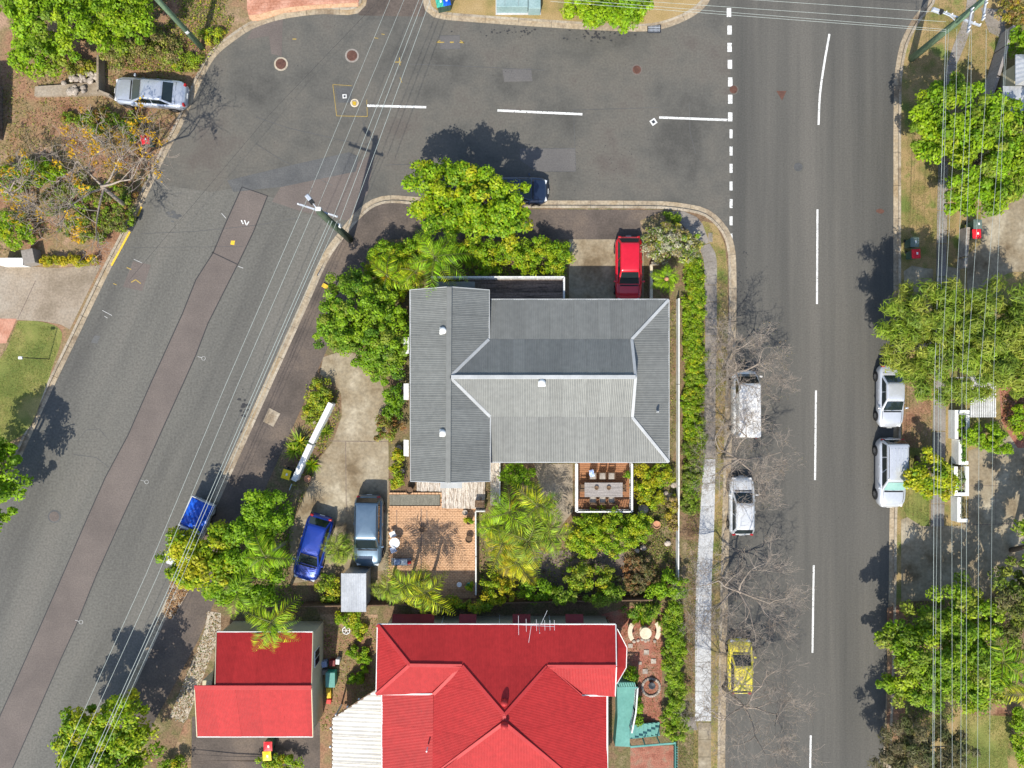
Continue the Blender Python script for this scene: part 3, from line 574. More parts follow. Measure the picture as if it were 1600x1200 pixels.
# bank side
sheet('driveway', [(-120, 415), (40, 416), (90, 419), (158, 414), (109, 515), (95, 507), (65, 502), (28, 500), (-120, 520)], ZL + .004, 'concrete_brown', 'brown concrete driveway crossing the bank')
dj = empty('driveway_joint', P(50, 460, .14), 'dark joint line in the brown driveway', None); dj['kind'] = 'structure'
strips('joint', dj, [([(56, 438), (28, 498)], 1.1)], ZL + .008, 'mulch')
sheet('lawn', smoothpath([(28, 501), (60, 502), (88, 510), (97, 522), (92, 545), (83, 570), (74, 598), (35, 680), (-60, 700), (-60, 600), (0, 560), (28, 501)], 4), ZL + .006, 'lawn', 'green lawn with a small pole light')
sheet('brick_paving', [(-60, 497), (26, 498), (10, 536), (-60, 540)], ZL + .008, 'brick_red', 'pinkish brick corner beside the lawn')
sheet('brick_paving', [(386, -60), (560, -60), (560, 10), (500, 13), (440, 21), (402, 33), (390, 30), (386, 15)], ZL + .006, 'brick_red', 'pink brick driveway across the street')
slabpath('grey soldier course edging the brick driveway', smoothpath([(388, 24), (405, 22), (440, 13), (500, 7), (559, 4)], 5), smoothpath([(394, 33), (412, 30), (445, 20), (500, 13), (559, 10)], 5), 22, 'paver', z=.15, name='brick_edging')
def bricks(label, poly, m='brick_red', bw=.42, bh=.2, rz=.1, z=.137, name='brick_field'):
    pp = [tuple(P(x, y, z))[:2] for x, y in poly]; a = np.array(pp); lo = a.min(0); hi = a.max(0); b = MB(); j = 0
    cx, cy = (lo + hi) / 2; ext = float(np.linalg.norm(hi - lo)) / 2; n = int(2 * ext / bw) + 2; mm = int(2 * ext / bh) + 2; R = Matrix.Rotation(rz, 2); cs = []
    for j in range(mm):
        for i in range(n): q = R @ Vector((-ext + i * bw + (j % 2) * bw / 2, -ext + j * bh)); cs.append((cx + q.x, cy + q.y))
    cs = np.array(cs); cs = cs[inpoly(cs, pp)]
    for x, y in cs: b.box((x, y, z + rnd.uniform(-.003, .003)), (bw - .02, bh - .02, .03), rz)
    return tag(b.build(name, m), label, kind='stuff')
bricks('pink brick pavers of the driveway across the street', [(405, -60), (558, -60), (558, 3), (500, 5), (440, 12), (405, 20), (388, 22)], 'brick_red')
# ================================================================ HOUSES
def roofbase(name, polys, root, rel, m, dz=.07):
    b = MB()
    for pl in polys: b.add([Vector(p) - Vector((0, 0, dz)) for p in pl], [tuple(range(len(pl)))])
    return b.build(name, m, root, rel)
def gutter(parent, rel, a, b, m='roof_trim'): MB().bar(Vector(a) - Vector((0, 0, .06)), Vector(b) - Vector((0, 0, .06)), .1, .12).build('gutter', m, parent, rel)
def window(parent, rel, c, wd, ht, axis, frame='wall_white', out=1, glass='glass_dark'):
    """axis 'x': pane faces +-x; 'y': faces +-y"""
    c = Vector(c); sz = (.06, wd, ht) if axis == 'x' else (wd, .06, ht)
    f = MB().box(c, sz).build('window', frame, parent, rel)
    for k in (-1, 1):
        dd = Vector((.02 * out, k * wd * .24, 0)) if axis == 'x' else Vector((k * wd * .24, .02 * out, 0))
        MB().box(c + dd, (.06, wd * .42, ht * .86) if axis == 'x' else (wd * .42, .06, ht * .86)).build('pane', glass, f, rel)
def vent(root, rel, px, py, z, r=.2, m='wall_white', h=.35):
    c = P(px, py, z + h); c.z = z - .15
    b = MB().lathe(c, [(r * .8, 0), (r * .8, h * .6), (r * 1.15, h * .7), (r * 1.2, h * 1.0), (r * .8, h * 1.35), (r * .2, h * 1.5)], 18)
    b.box(c + Vector((0, 0, .14)), (r * 2.4, r * 2.4, .08)); b.build('roof_vent', m, root, rel, True)
# ---- grey corrugated house
g = empty('house', P(850, 600, .12), 'house with grey corrugated roof of two joined wings', 'house'); gr = g.location
ze, zs, zr, zw = 3.35, 3.9, 5.2, 3.84
A = {'wnw': P(641, 453, zw), 'wne': P(764, 453, zw), 'wsw': P(642, 752, zw), 'wse': P(765, 752, zw), 'wrn': P(702, 448, zr), 'wrs': P(700, 754, zr),
 'nw': P(767, 468, ze), 'ne': P(1045, 468, ze), 'se': P(1045, 722, ze), 'sw': P(767, 722, ze), 'snw': P(764, 530, zs), 'sne': P(987, 530, zs), 'sse': P(988, 652, zs), 'ssw': P(766, 651, zs),
 'rw': P(703, 589, zr), 're': P(993, 589, zr)}
wn, ws = A['wrn'], A['wrs']
pls = [(['wnw', 'wrn', 'wrs', 'wsw'], (0, 1, 0)), (['wrn', 'wne', 'snw', 'rw'], (0, 1, 0)), (['rw', 'ssw', 'wse', 'wrs'], (0, 1, 0)),
       (['nw', 'ne', 'sne', 'snw'], (1, 0, 0)), (['rw', 're', 'sne', 'snw'], (1, 0, 0)), (['rw', 'ssw', 'sse', 're'], (1, 0, 0)), (['ssw', 'sse', 'se', 'sw'], (1, 0, 0)), (['ne', 'se', 'sse', 'sne'], (0, 1, 0))]
rf = roofbase('roof', [[A[k] for k in ks] for ks, u in pls], g, gr, 'roof_grey', .16)
for ks, u in pls: roofplane([A[k] for k in ks], u, rf, gr, 'roof_grey')
MB().add([A['sne'] + Vector((.02, 0, -.05)), A['sse'] + Vector((.02, 0, -.05)), A['re'] + Vector((.02, 0, 0))], [(0, 1, 2)]).build('gable_end', 'wall_white', g, gr)
ridge(rf, gr, A['wrn'], A['wrs'], 'roof_grey', .34)
for a_, b_ in (('rw', 'snw'), ('rw', 'ssw'), ('ne', 'sne'), ('se', 'sse'), ('re', 'sne'), ('re', 'sse')): ridge(rf, gr, A[a_], A[b_], 'roof_trim', .2)
ridge(rf, gr, A['rw'], A['re'], 'roof_trim', .26)
for a_, b_ in (('nw', 'ne'), ('se', 'sw'), ('ne', 'se'), ('wnw', 'wsw'), ('wne', 'snw'), ('ssw', 'wse')): gutter(g, gr, A[a_], A[b_])
for a_, r_ in (('wnw', 'wrn'), ('wne', 'wrn'), ('wsw', 'wrs'), ('wse', 'wrs')): MB().bar(A[a_] - Vector((0, 0, .08)), A[r_] - Vector((0, 0, .08)), .05, .2).build('barge_board', 'roof_trim', g, gr)
def wallbox(root, rel, x0, x1, y0, y1, z1, m, z0=.1): return MB().box(((x0 + x1) / 2, (y0 + y1) / 2, (z0 + z1) / 2), (x1 - x0, y1 - y0, z1 - z0)).build('wall', m, root, rel)
wallbox(g, gr, A['wnw'].x + .45, A['wne'].x - .35, A['wsw'].y + .5, A['wnw'].y - .5, zw - .1, 'wall_grey'); wallbox(g, gr, A['wne'].x - .2, A['ne'].x - .4, A['se'].y + .4, A['ne'].y - .5, ze - .1, 'wall_white')
MB().add([A['wnw'] + Vector((.45, -.45, -.1)), A['wne'] + Vector((-.35, -.45, -.1)), A['wrn'] + Vector((0, -.45, -.25))], [(0, 1, 2)]).build('gable_end', 'wall_grey', g, gr)
MB().add([A['wsw'] + Vector((.45, .45, -.1)), A['wrs'] + Vector((0, .45, -.25)), A['wse'] + Vector((-.35, .45, -.1))], [(0, 1, 2)]).build('gable_end', 'wall_grey', g, gr)
for y in (540, 612, 700): # white window hoods on the west wall
    c = P(637.5, y, 2.6); h = MB()
    for k in range(5): h.bar(c + Vector((-.28 + .08 * k, -.55, -.16 + .08 * k)), c + Vector((-.28 + .08 * k, .55, -.16 + .08 * k)), .07, .03)
    hd = h.build('window_hood', 'white_paint', g, gr)
    window(g, gr, (A['wnw'].x + .44, c.y, 2.0), 1.1, 1.2, 'x', out=-1)
for y in (500, 560, 640, 690): c = P(1040, y, 2.2); window(g, gr, (A['ne'].x - .39, c.y, 2.1), 1.2, 1.1, 'x')
vent(g, gr, 692, 516, 4.95); vent(g, gr, 692, 677, 4.95); vent(g, gr, 847, 598, 5.05, .2); vent(g, gr, 1029, 643, 3.75, .07, 'roof_trim', .3)
MB().bar(P(682, 446, 3.2), P(742, 446, 3.2), .5, .05).build('awning', 'roof_grey', g, gr)
MB().bar(P(688, 757, 3.3), P(722, 757, 3.3), .5, .05).build('awning', 'roof_trim', g, gr)
# ---- decks
def deck(label, x0, x1, y0, y1, z, m, along, bw, name='deck', joists=True, joined=False):
    """pixel rectangle at deck height z; boards run along 'x' or 'y'"""
    a = P(x0, y1, z); c = P(x1, y0, z); t = empty(name, ((a.x + c.x) / 2, (a.y + c.y) / 2, .12), label, 'deck'); rel = t.location
    n = int(((c.y - a.y) if along == 'x' else (c.x - a.x)) / bw); jb = MB()
    for i in range(n):
        if along == 'x':
            y = a.y + (i + .5) * (c.y - a.y) / n; sz = (c.x - a.x, (c.y - a.y) / n - .012, .03); ct = ((a.x + c.x) / 2, y, z - .015)
        else:
            x = a.x + (i + .5) * (c.x - a.x) / n; sz = ((c.x - a.x) / n - .015, c.y - a.y - .1 * rnd.random(), .03); ct = (x, (a.y + c.y) / 2, z - .015)
        b = jb if joined else MB()
        b.box(ct, sz)
        if not joined: b.build('deck_board', m, t, rel)
    if joined: jb.build('deck_boards', m, t, rel, kind='stuff')
    MB().box(((a.x + c.x) / 2, (a.y + c.y) / 2, z - .12), (c.x - a.x - .05, c.y - a.y - .05, .14)).build('deck_frame', 'timber_brown', t, rel)
    for x in (a.x + .15, c.x - .15):
        for y in (a.y + .15, c.y - .15): MB().box((x, y, (z - .15) / 2 + .05), (.12, .12, z - .2)).build('post', 'timber_brown', t, rel)
    return t, rel, a, c
def railing(t, rel, p, q, h, m='white_paint', nbal=0, wd=.1):
    p, q = Vector(p), Vector(q); n = max(2, int((q - p).length / 1.6) + 1)
    MB().bar(p + Vector((0, 0, h)), q + Vector((0, 0, h)), wd, .05).build('rail', m, t, rel); MB().bar(p + Vector((0, 0, .12)), q + Vector((0, 0, .12)), .05, .05).build('rail', m, t, rel)
    for i in range(n): c = p.lerp(q, i / (n - 1)); MB().box(c + Vector((0, 0, h / 2)), (.09, .09, h)).build('rail_post', m, t, rel)
    nb = nbal or int((q - p).length / .16)
    for i in range(1, nb): c = p.lerp(q, i / nb); MB().box(c + Vector((0, 0, h / 2 + .04)), (.03, .03, h - .16)).build('baluster', m, t, rel)
t, rel, a, c = deck('orange timber deck with white railing under the grey eave', 899, 984, 716, 796, .8, 'timber_orange', 'x', .14, joined=True)
railing(t, rel, (a.x, a.y, .8), (c.x, a.y, .8), .95); railing(t, rel, (a.x, a.y, .8), (a.x, c.y - .3, .8), .95, wd=.2); railing(t, rel, (c.x, a.y, .8), (c.x, c.y - .3, .8), .95, wd=.14)
t, rel, a, c = deck('dark weathered timber deck with white railing behind the hedge', 722, 880, 436, 478, 1.6, 'timber_dark', 'x', .3)
railing(t, rel, (a.x - 2, c.y, 1.6), (c.x, c.y, 1.6), .95, nbal=44); railing(t, rel, (c.x, a.y + .3, 1.6), (c.x, c.y, 1.6), .95)
t, rel, a, c = deck('bleached grey timber deck beside the brick patio', 690, 758, 745, 795, .35, 'timber_weathered', 'y', .26)
t, rel, a, c = deck('narrow strip of bleached boards beneath the grey gable', 651, 690, 745, 768, .35, 'timber_weathered', 'y', .26)
t, rel, a, c = deck('bleached side deck with white edge between wing and shrub', 766, 781, 722, 790, .6, 'timber_weathered', 'y', .3)
MB().bar((c.x, a.y, .75), (c.x, c.y, .75), .08, .3).build('edge_board', 'white_paint', t, rel)
# ---- outdoor dining set
def chair(px, py, rz, label, m='timber_brown', z0=.8, cushion=True, group='dining chairs on the timber deck'):
    t = empty('dining_chair', P(px, py, z0 + .45), label, 'chair', group, rz); t.location.z = z0
    MB().box((0, 0, .44), (.46, .46, .04)).build('seat', m, t)
    for x in (-.2, .2):
        for y in (-.2, .2): MB().box((x, y, .21 if y < 0 else .21), (.045, .045, .42)).build('leg', m, t)
        MB().bar((x, .21, .42), (x, .27, .92), .045, .045).build('back_post', m, t)
        MB().bar((x * 1.12, -.2, .66), (x * 1.12, .24, .66), .05, .03).build('armrest', m, t)
    for z in (.6, .72, .84): MB().box((0, .23 + (z - .5) * .1, z), (.4, .025, .07)).build('back_slat', m, t)
    if cushion: MB().box((0, -.02, .48), (.42, .42, .05)).build('cushion', 'cushion', t, bevel=.02)
    return t
tt = empty('dining_table', P(941, 763, .8), 'long weathered grey timber dining table on the deck', 'table'); tt.location.z = .8
for i in range(9): MB().box((0, -.44 + i * .11, .74), (2.62, .1, .035)).build('table_slat', 'timber_grey', tt)
for x in (-1.2, 1.2):
    for y in (-.4, .4): MB().box((x, y, .36), (.08, .08, .72)).build('leg', 'timber_grey', tt)
MB().box((0, 0, .69), (2.4, .8, .06)).build('apron', 'timber_grey', tt)
for px, lb in ((932, 'small dark bowl on the grey table near the cloth draped chair'), (951, 'small dark bowl on the grey table near the white planter end')):
    o = MB().lathe((0, 0, 0), [(.06, 0), (.12, .05), (.15, .1), (.13, .1), (.08, .04), (.02, .03)], 16).build('bowl', 'timber_brown', smooth=True); o.location = P(px, 762, 1.56); o.location.z = 1.56
    tag(o, lb, 'bowl')
for i, px in enumerate((926, 941, 955)):
    chair(px, 743.5, 0, ('chair draped with a blue cloth at the grey table' if i == 0 else 'brown chair with pale cushion on the house side of the grey table'))
    chair(px, 781, PI, 'brown chair with pale cushion on the railing side of the grey table')
chair(911, 762, PI / 2, 'brown armchair at the table end by the stony bed', cushion=False); chair(971, 762, -PI / 2, 'brown armchair at the table end by the yellow shrub', cushion=False)
cl = MB(); n = 8
for i in range(n + 1):
    for j in range(5): cl.v.append((-.16 + .08 * j + .02 * math.sin(i), (.3 - .5 * i / n), 1.72 - .3 * abs(i / n - .25) + .015 * math.sin(j * 2 + i)))
cl.f = [(i * 5 + j, i * 5 + j + 1, i * 5 + j + 6, i * 5 + j + 5) for i in range(n) for j in range(4)]
o = cl.build('towel', 'cloth_blue', smooth=True); p = P(925, 741, 1.7); o.location = (p.x, p.y, .02); o.rotation_euler = (0, 0, .25); tag(o, 'blue and white cloth hung over a deck chair', 'towel')
# ---- red roofed house
h = empty('house', P(780, 1130, .12), 'large house with bright red hipped metal roof', 'house'); hr = h.location
z0, z1, za = 3.4, 4.4, 5.6
B = dict(nw=P(590, 976, z0), ne=P(962, 976, z0), wsw=P(588, 1085, z0), wh=P(640, 1039, z1), wr=P(722, 1040, z1), er=P(855, 1041, z1), ee=P(963, 1041, z1), ese=P(961, 1087, z0), esv=P(908, 1087, 3.75), ap=P(788, 1117, za), ap2=P(788, 1129, za),
 wv=P(677, 1085, 3.85), wv0=P(597, 1086, z0), fs=P(676, 1212, 3.85), sw=P(597, 1274, z0), e0=P(949, 1087, z0), se=P(949, 1262, z0))
pls = [(['nw', 'ne', 'ee', 'er', 'ap', 'wr', 'wh'], (1, 0, 0)), (['nw', 'wh', 'wsw'], (0, 1, 0)), (['wh', 'wr', 'wv', 'wsw'], (1, 0, 0)), (['wr', 'ap', 'ap2', 'fs', 'wv'], (0, 1, 0)), (['wv0', 'wv', 'fs', 'sw'], (0, 1, 0)),
       (['er', 'ee', 'ese', 'esv'], (1, 0, 0)), (['er', 'esv', 'e0', 'se', 'ap2', 'ap'], (0, 1, 0)), (['ap2', 'se', 'sw', 'fs'], (1, 0, 0))]
rf = roofbase('roof', [[B[k] for k in ks] for ks, u in pls], h, hr, 'roof_red', .3)
# the north slope is split so every clipped polygon is convex
conv = [(['nw', 'ne', 'ee', 'er', 'wr', 'wh'], (1, 0, 0)), (['wr', 'er', 'ap'], (1, 0, 0))] + pls[1:]
for ks, u in conv: roofplane([B[k] for k in ks], u, rf, hr, 'roof_red', sheetw=1.5, period=.1, amp=.006)
for a_, b_ in (('nw', 'wh'), ('wsw', 'wh'), ('wh', 'wr'), ('wr', 'ap'), ('er', 'ap'), ('er', 'ee'), ('ap2', 'se'), ('ap2', 'fs'), ('fs', 'sw'), ('ap', 'ap2'), ('wr', 'wv'), ('er', 'esv')): ridge(rf, hr, B[a_], B[b_], 'roof_red_trim', .24)
for a_, b_ in (('nw', 'ne'), ('nw', 'wsw'), ('wv0', 'sw'), ('e0', 'se'), ('wsw', 'wv'), ('ese', 'esv')): gutter(h, hr, B[a_], B[b_], 'wall_white')
MB().bar(B['ne'], B['ee'], .06, .18).build('barge_board', 'wall_white', h, hr); MB().bar(B['ese'], B['ee'], .06, .18).build('barge_board', 'wall_white', h, hr)
bay = [(964, 983, 3.3), (979, 1012, 3.0), (978, 1043, 3.0), (963, 1069, 3.3)]; inn = [(963, 985, 3.4), (963, 1012, 3.6), (963, 1043, 3.6), (963, 1068, 3.4)]
bb = MB(); bo = [P(*q) for q in bay]; bi = [P(*q) for q in inn]
for i in range(3): bb.add([bi[i], bo[i], bo[i + 1], bi[i + 1]], [(0, 1, 2, 3)])
bb.build('bay_roof', 'roof_red', h, hr)
for i in range(3): gutter(h, hr, bo[i], bo[i + 1], 'wall_white')
wallbox(h, hr, B['nw'].x + .4, B['ne'].x - .3, B['ese'].y, B['nw'].y - .45, z0 - .12, 'wall_cream'); wallbox(h, hr, B['wv0'].x + .4, B['e0'].x - .3, B['sw'].y + .5, B['ese'].y - .01, z0 - .12, 'wall_cream')
MB().prism([(bo[0].x - .25, bo[0].y - .3), (bo[1].x - .25, bo[1].y - .1), (bo[2].x - .25, bo[2].y + .1), (bo[3].x - .25, bo[3].y + .3)], .1, 2.9).build('bay_wall', 'wall_cream', h, hr)
yw = B['nw'].y - .44
for x0, x1 in ((612, 678), (717, 744), (801, 829), (884, 912)):
    a_ = P(x0, 966, 2.6); c_ = P(x1, 966, 2.6); wx = (a_.x + c_.x) / 2; ww = c_.x - a_.x
    window(h, hr, (wx, yw, 1.75), ww * .85, 1.1, 'y'); b = MB()
    b.add([(a_.x, yw + .04, 2.75), (c_.x, yw + .04, 2.75), (c_.x, yw + .75, 2.2), (a_.x, yw + .75, 2.2), (a_.x, yw + .04, 2.71), (c_.x, yw + .04, 2.71), (c_.x, yw + .75, 2.16), (a_.x, yw + .75, 2.16)], [(0, 3, 2, 1), (4, 5, 6, 7), (3, 7, 6, 2), (0, 4, 7, 3), (1, 2, 6, 5)])
    b.build('window_hood', 'roof_maroon', h, hr)
for x in (690, 780, 860): p = P(x, 968, 2); MB().bar((p.x, yw + .03, .2), (p.x, yw + .03, 3.2), .06, .06).build('downpipe', 'wall_white', h, hr)
vent(h, hr, 788, 1100, 5.15, .2, 'roof_red_trim', .5); vent(h, hr, 788, 1136, 5.45, .2, 'roof_red_trim', .5)
p = P(668, 1168, 4.0); MB().tube([p, p + Vector((0, 0, .55))], .05, 8).build('roof_pipe', 'wall_white', h, hr)
an = empty('tv_antenna', P(842, 978, 3.45), 'thin metal television antenna on the red roof edge', 'antenna')
ar = an.location; p0 = P(842, 978, 3.4); mast = [p0, p0 + Vector((0, 0, 1.4))]; MB().tube(mast, .022, 6).build('mast', 'galv', an, ar)
bz = 4.75; MB().tube([P(809, 976, bz), P(866, 979, bz)], .016, 5).build('boom', 'galv', an, ar)
for x, l in ((810, 15), (822, 10), (838, 9), (851, 8), (859, 8), (866, 8)): MB().tube([P(x, 977 - l, bz + .03), P(x + .5, 977 + l, bz + .03)], .011, 4).build('element', 'galv', an, ar)
for pq in ((P(855, 954, bz + .02), P(845, 976, bz + .02)), (P(830, 978, bz + .02), P(826, 1004, bz + .02))): MB().tube(pq, .011, 4).build('element', 'galv', an, ar)
# cream patio roof beside it
t = empty('patio_roof', P(560, 1150, .12), 'cream corrugated patio roof with slanted corner on posts', 'patio roof'); rel = t.location
pl = [(597, 1075), (597, 1275), (519, 1275), (519, 1123), (586, 1079)]; pl3 = [P(x, y, 2.55 + (x - 519) * .004) for x, y in pl]
rb = roofbase('roof', [pl3], t, rel, 'roof_cream', .06); roofplane(pl3, (0, 1, 0), rb, rel, 'roof_cream', .9, .28, .02)
for i in (2, 3): gutter(t, rel, pl3[i], pl3[i + 1], 'timber_brown')
for x, y in ((521, 1125), (521, 1200), (521, 1260), (585, 1083)): p = P(x, y, 2.5); MB().box((p.x, p.y, 1.3), (.1, .1, 2.35)).build('post', 'wall_white', t, rel)
for x, y in ((517, 1138), (516, 1167), (561, 1093), (543, 1105), (525, 1117)):
    p = P(x, y, 2.5); o = MB().lathe((0, 0, 0), [(.03, -.12), (.08, -.08), (.09, 0), (.05, .07), (.01, .09)], 10).build('festoon_bulb', 'plastic_white', t, smooth=True); o.location = p - rel
# ---- red cottage
q = empty('cottage', P(400, 1075, .12), 'small cream cottage with red gabled metal roof', 'cottage'); qr = q.location
zc, zg = 2.9, 4.1
D = dict(nw=P(338, 988, zc), ne=P(489, 988, zc), rnw=P(336, 1073, zg), rw=P(304, 1074, zg), re=P(487, 1074, zg), sw=P(308, 1151, zc), se=P(489, 1151, zc))
pls = [(['nw', 'ne', 're', 'rnw'], (1, 0, 0)), (['rw', 're', 'se', 'sw'], (1, 0, 0))]
rf = roofbase('roof', [[D[k] for k in ks] for ks, u in pls], q, qr, 'roof_red', .08)
for ks, u in pls: roofplane([D[k] for k in ks], u, rf, qr, 'roof_red', 1.5, .1, .006)
ridge(rf, qr, D['rw'], D['re'], 'roof_red_trim', .3)
for a_, b_ in (('nw', 'ne'), ('sw', 'se')): gutter(q, qr, D[a_], D[b_], 'wall_white')
for a_, b_ in (('ne', 're'), ('se', 're'), ('nw', 'rnw'), ('sw', 'rw')): MB().bar(D[a_] - Vector((0, 0, .06)), D[b_] - Vector((0, 0, .06)), .05, .18).build('barge_board', 'wall_cream', q, qr)
wx0 = D['nw'].x + .1; wx1 = D['ne'].x - .02; wy0 = D['se'].y + .3; wy1 = D['ne'].y - .15
wallbox(q, qr, wx0, wx1, wy0, wy1, zc - .1, 'wall_cream'); ym = D['re'].y
MB().add([(wx1, wy0, zc - .1), (wx1, wy1, zc - .1), (wx1, ym, zg - .12)], [(0, 1, 2)]).build('gable_end', 'wall_cream', q, qr); MB().add([(wx0, wy1, zc - .1), (wx0, wy0, zc - .1), (wx0, ym, zg - .12)], [(0, 1, 2)]).build('gable_end', 'wall_cream', q, qr)
p = P(492, 1026, 1.9); window(q, qr, (wx1 + .01, p.y, 1.9), 1.1, 1.2, 'x'); wallbox(q, qr, wx0 - 1.2, wx0 - .01, wy0, ym - .2, zc - .4, 'wall_cream')
# ---- small shed
t = empty('garden_shed', P(552, 925, .12), 'small shed with pale zinc corrugated roof between palms', 'shed'); rel = t.location
pl3 = [P(533, 896, 2.25), P(572, 896, 2.25), P(572, 956, 2.1), P(533, 956, 2.1)]; rb = roofbase('roof', [pl3], t, rel, 'roof_zinc', .05); roofplane(pl3, (1, 0, 0), rb, rel, 'roof_zinc', .8, .16, .014)
wallbox(t, rel, pl3[0].x + .1, pl3[1].x - .1, pl3[2].y + .1, pl3[0].y - .1, 2.05, 'roof_zinc')
# ---- edges of neighbours beyond the frame, plus a dark stand-in for shade
t = empty('house', P(1620, 130, .12), 'neighbour house with pale grey hipped roof behind the tree', 'house'); rel = t.location
E = [P(1587, 85, 3.2), P(1800, 85, 3.2), P(1800, 133, 3.2), P(1587, 133, 3.2)]; tp = [P(1630, 109, 4.2), P(1800, 109, 4.2)]
rb = roofbase('roof', [[E[0], E[1], tp[1], tp[0]], [E[3], tp[0], tp[1], E[2]], [E[0], tp[0], E[3]]], t, rel, 'roof_zinc', .05)
for pl, u in (([E[0], E[1], tp[1], tp[0]], (1, 0, 0)), ([E[3], tp[0], tp[1], E[2]], (1, 0, 0)), ([E[0], tp[0], E[3]], (0, 1, 0))): roofplane(pl, u, rb, rel, 'roof_zinc', 1.5, .3, .01)
lo = [P(1568, 134, 2.9), P(1800, 134, 2.9), P(1800, 260, 2.6), P(1568, 180, 2.6)]; roofplane(lo, (1, 0, 0), rb, rel, 'roof_zinc', 1.5, .3, .01)
wallbox(t, rel, E[0].x + .4, E[1].x, E[3].y - 2.5, E[0].y - .4, 2.5, 'wall_cream')
t = empty('shed', P(-30, 170, .12), 'dark brown flat roofed block standing in for shade at the top of the bank', 'shed'); rel = t.location  # shed-shaped dark block added where a strip of shadow lies
E = [P(-160, 112, 2.0), P(-18, 112, 2.0), P(-20, 212, 2.0), P(-160, 212, 2.0)]
MB().prism([(p.x, p.y) for p in E], 1.9, 2.02).build('roof', 'timber_dark', t, rel); wallbox(t, rel, E[0].x, E[1].x - .3, E[2].y + .3, E[0].y - .3, 1.9, 'timber_dark')
t = empty('pergola', P(1540, 635, .12), 'white slatted pergola roof under the feathery tree', 'pergola'); rel = t.location
for i in range(14): MB().bar(P(1517 + i * 2.9, 585, 2.4), P(1517 + i * 2.9, 652, 2.4), .06, .1).build('slat', 'white_paint', t, rel)
for y in (590, 645): MB().bar(P(1515, y, 2.3), P(1556, y, 2.3), .08, .1).build('beam', 'white_paint', t, rel)
for x in (1517, 1555):
    for y in (590, 648): p = P(x, y, 2.3); MB().box((p.x, p.y, 1.2), (.1, .1, 2.16)).build('post', 'white_paint', t, rel)
# ---- turquoise landing and steps
t = empty('porch_deck', P(975, 1115, .12), 'turquoise painted porch landing with railing beside the red house', 'porch'); rel = t.location
pl = [P(x, y, 1.2) for x, y in ((964, 1066), (993, 1066), (990, 1105), (984, 1135), (984, 1167), (961, 1166), (965, 1120))]
MB().prism([(p.x, p.y) for p in pl], .12, 1.2).build('landing', 'turquoise', t, rel)
railing(t, rel, pl[1], pl[2], .9, 'white_paint'); railing(t, rel, pl[0], pl[1], .9, 'turquoise'); railing(t, rel, pl[2], pl[3], .9, 'white_paint')
t = empty('steps', P(1005, 1145, .12), 'turquoise painted timber steps down to the gravel', 'steps'); rel = t.location
for i in range(7): p = P(988 + i * 6.4, 1143 - i * .8, 1.05 - i * .14); MB().box((p.x, p.y, p.z), (.34, .9, .05)).build('tread', 'turquoise', t, rel)
for dy in (-9, 10): MB().bar(P(984, 1143 + dy, .95), P(1030, 1138 + dy, .1), .06, .2).build('stringer', 'turquoise', t, rel)
MB().bar(P(985, 1167, 1.5), P(1056, 1161, 1.0), .12, .06).build('handrail', 'turquoise', t, rel)
for k in range(4): a_ = P(985 + k * 23, 1166 - k * 1.8, 1.2); MB().box((a_.x, a_.y, .65), (.08, .08, 1.1)).build('post', 'turquoise', t, rel)
f = empty('fence', P(1056, 1215, .12), 'turquoise picket fence beside the lower verge', 'fence'); rel = f.location
for k in range(24): p = P(1056, 1163 + k * 4.2, .7); MB().box((p.x, p.y, .62), (.1, .04, 1.0)).build('picket', 'turquoise', f, rel)
for z in (.4, .95): MB().bar(P(1055, 1160, z), P(1055, 1265, z), .04, .07).build('rail', 'turquoise', f, rel)
# ---- brick patio
pz = .137
pat = empty('patio', P(676, 860, .13), 'terracotta brick patio with palm shadow', None); pat['kind'] = 'structure'
sheet('joint_bed', [(608, 780), (745, 780), (745, 940), (608, 940)], .131, 'paver_joint', parent=pat).location = -pat.location
o = bricks('herringbone bricks', [(609, 793), (744, 793), (744, 938), (609, 938)], 'paver', .24, .12, 0, .139, 'bricks'); o.parent = pat; o.location = -pat.location
for nm in ('label',): del o[nm]
t = empty('planter_edge', P(650, 780, .13), 'long grey mat in a brick surround beside the bleached deck', 'planter'); rel = t.location
MB().box(P(648, 781, .14) + Vector((0, 0, .05)), (3.55, .75, .08)).build('mat', 'mat_grey', t, rel)
for (x0, y0, x1, y1) in ((608, 771, 691, 771), (608, 792, 691, 792), (690, 771, 690, 792)):
    a_, b_ = P(x0, y0, .25), P(x1, y1, .25); n = max(2, int((b_ - a_).length / .24))
    for i in range(n): MB().box(a_.lerp(b_, (i + .5) / n) - Vector((0, 0, .04)), (.225, .12, .16), 0 if y0 == y1 else PI / 2).build('brick', 'paver', t, rel)
for lb, pts in (('thin dark expansion joints across the brick patio', [([(658, 795), (658, 940)], 1.2), ([(620, 797), (620, 820)], 1), ([(667, 797), (667, 820)], 1)]),):
    dj = empty('patio_joint', P(658, 860, .16), lb, None); dj['kind'] = 'structure'; strips('joint', dj, pts, .162, 'mulch')
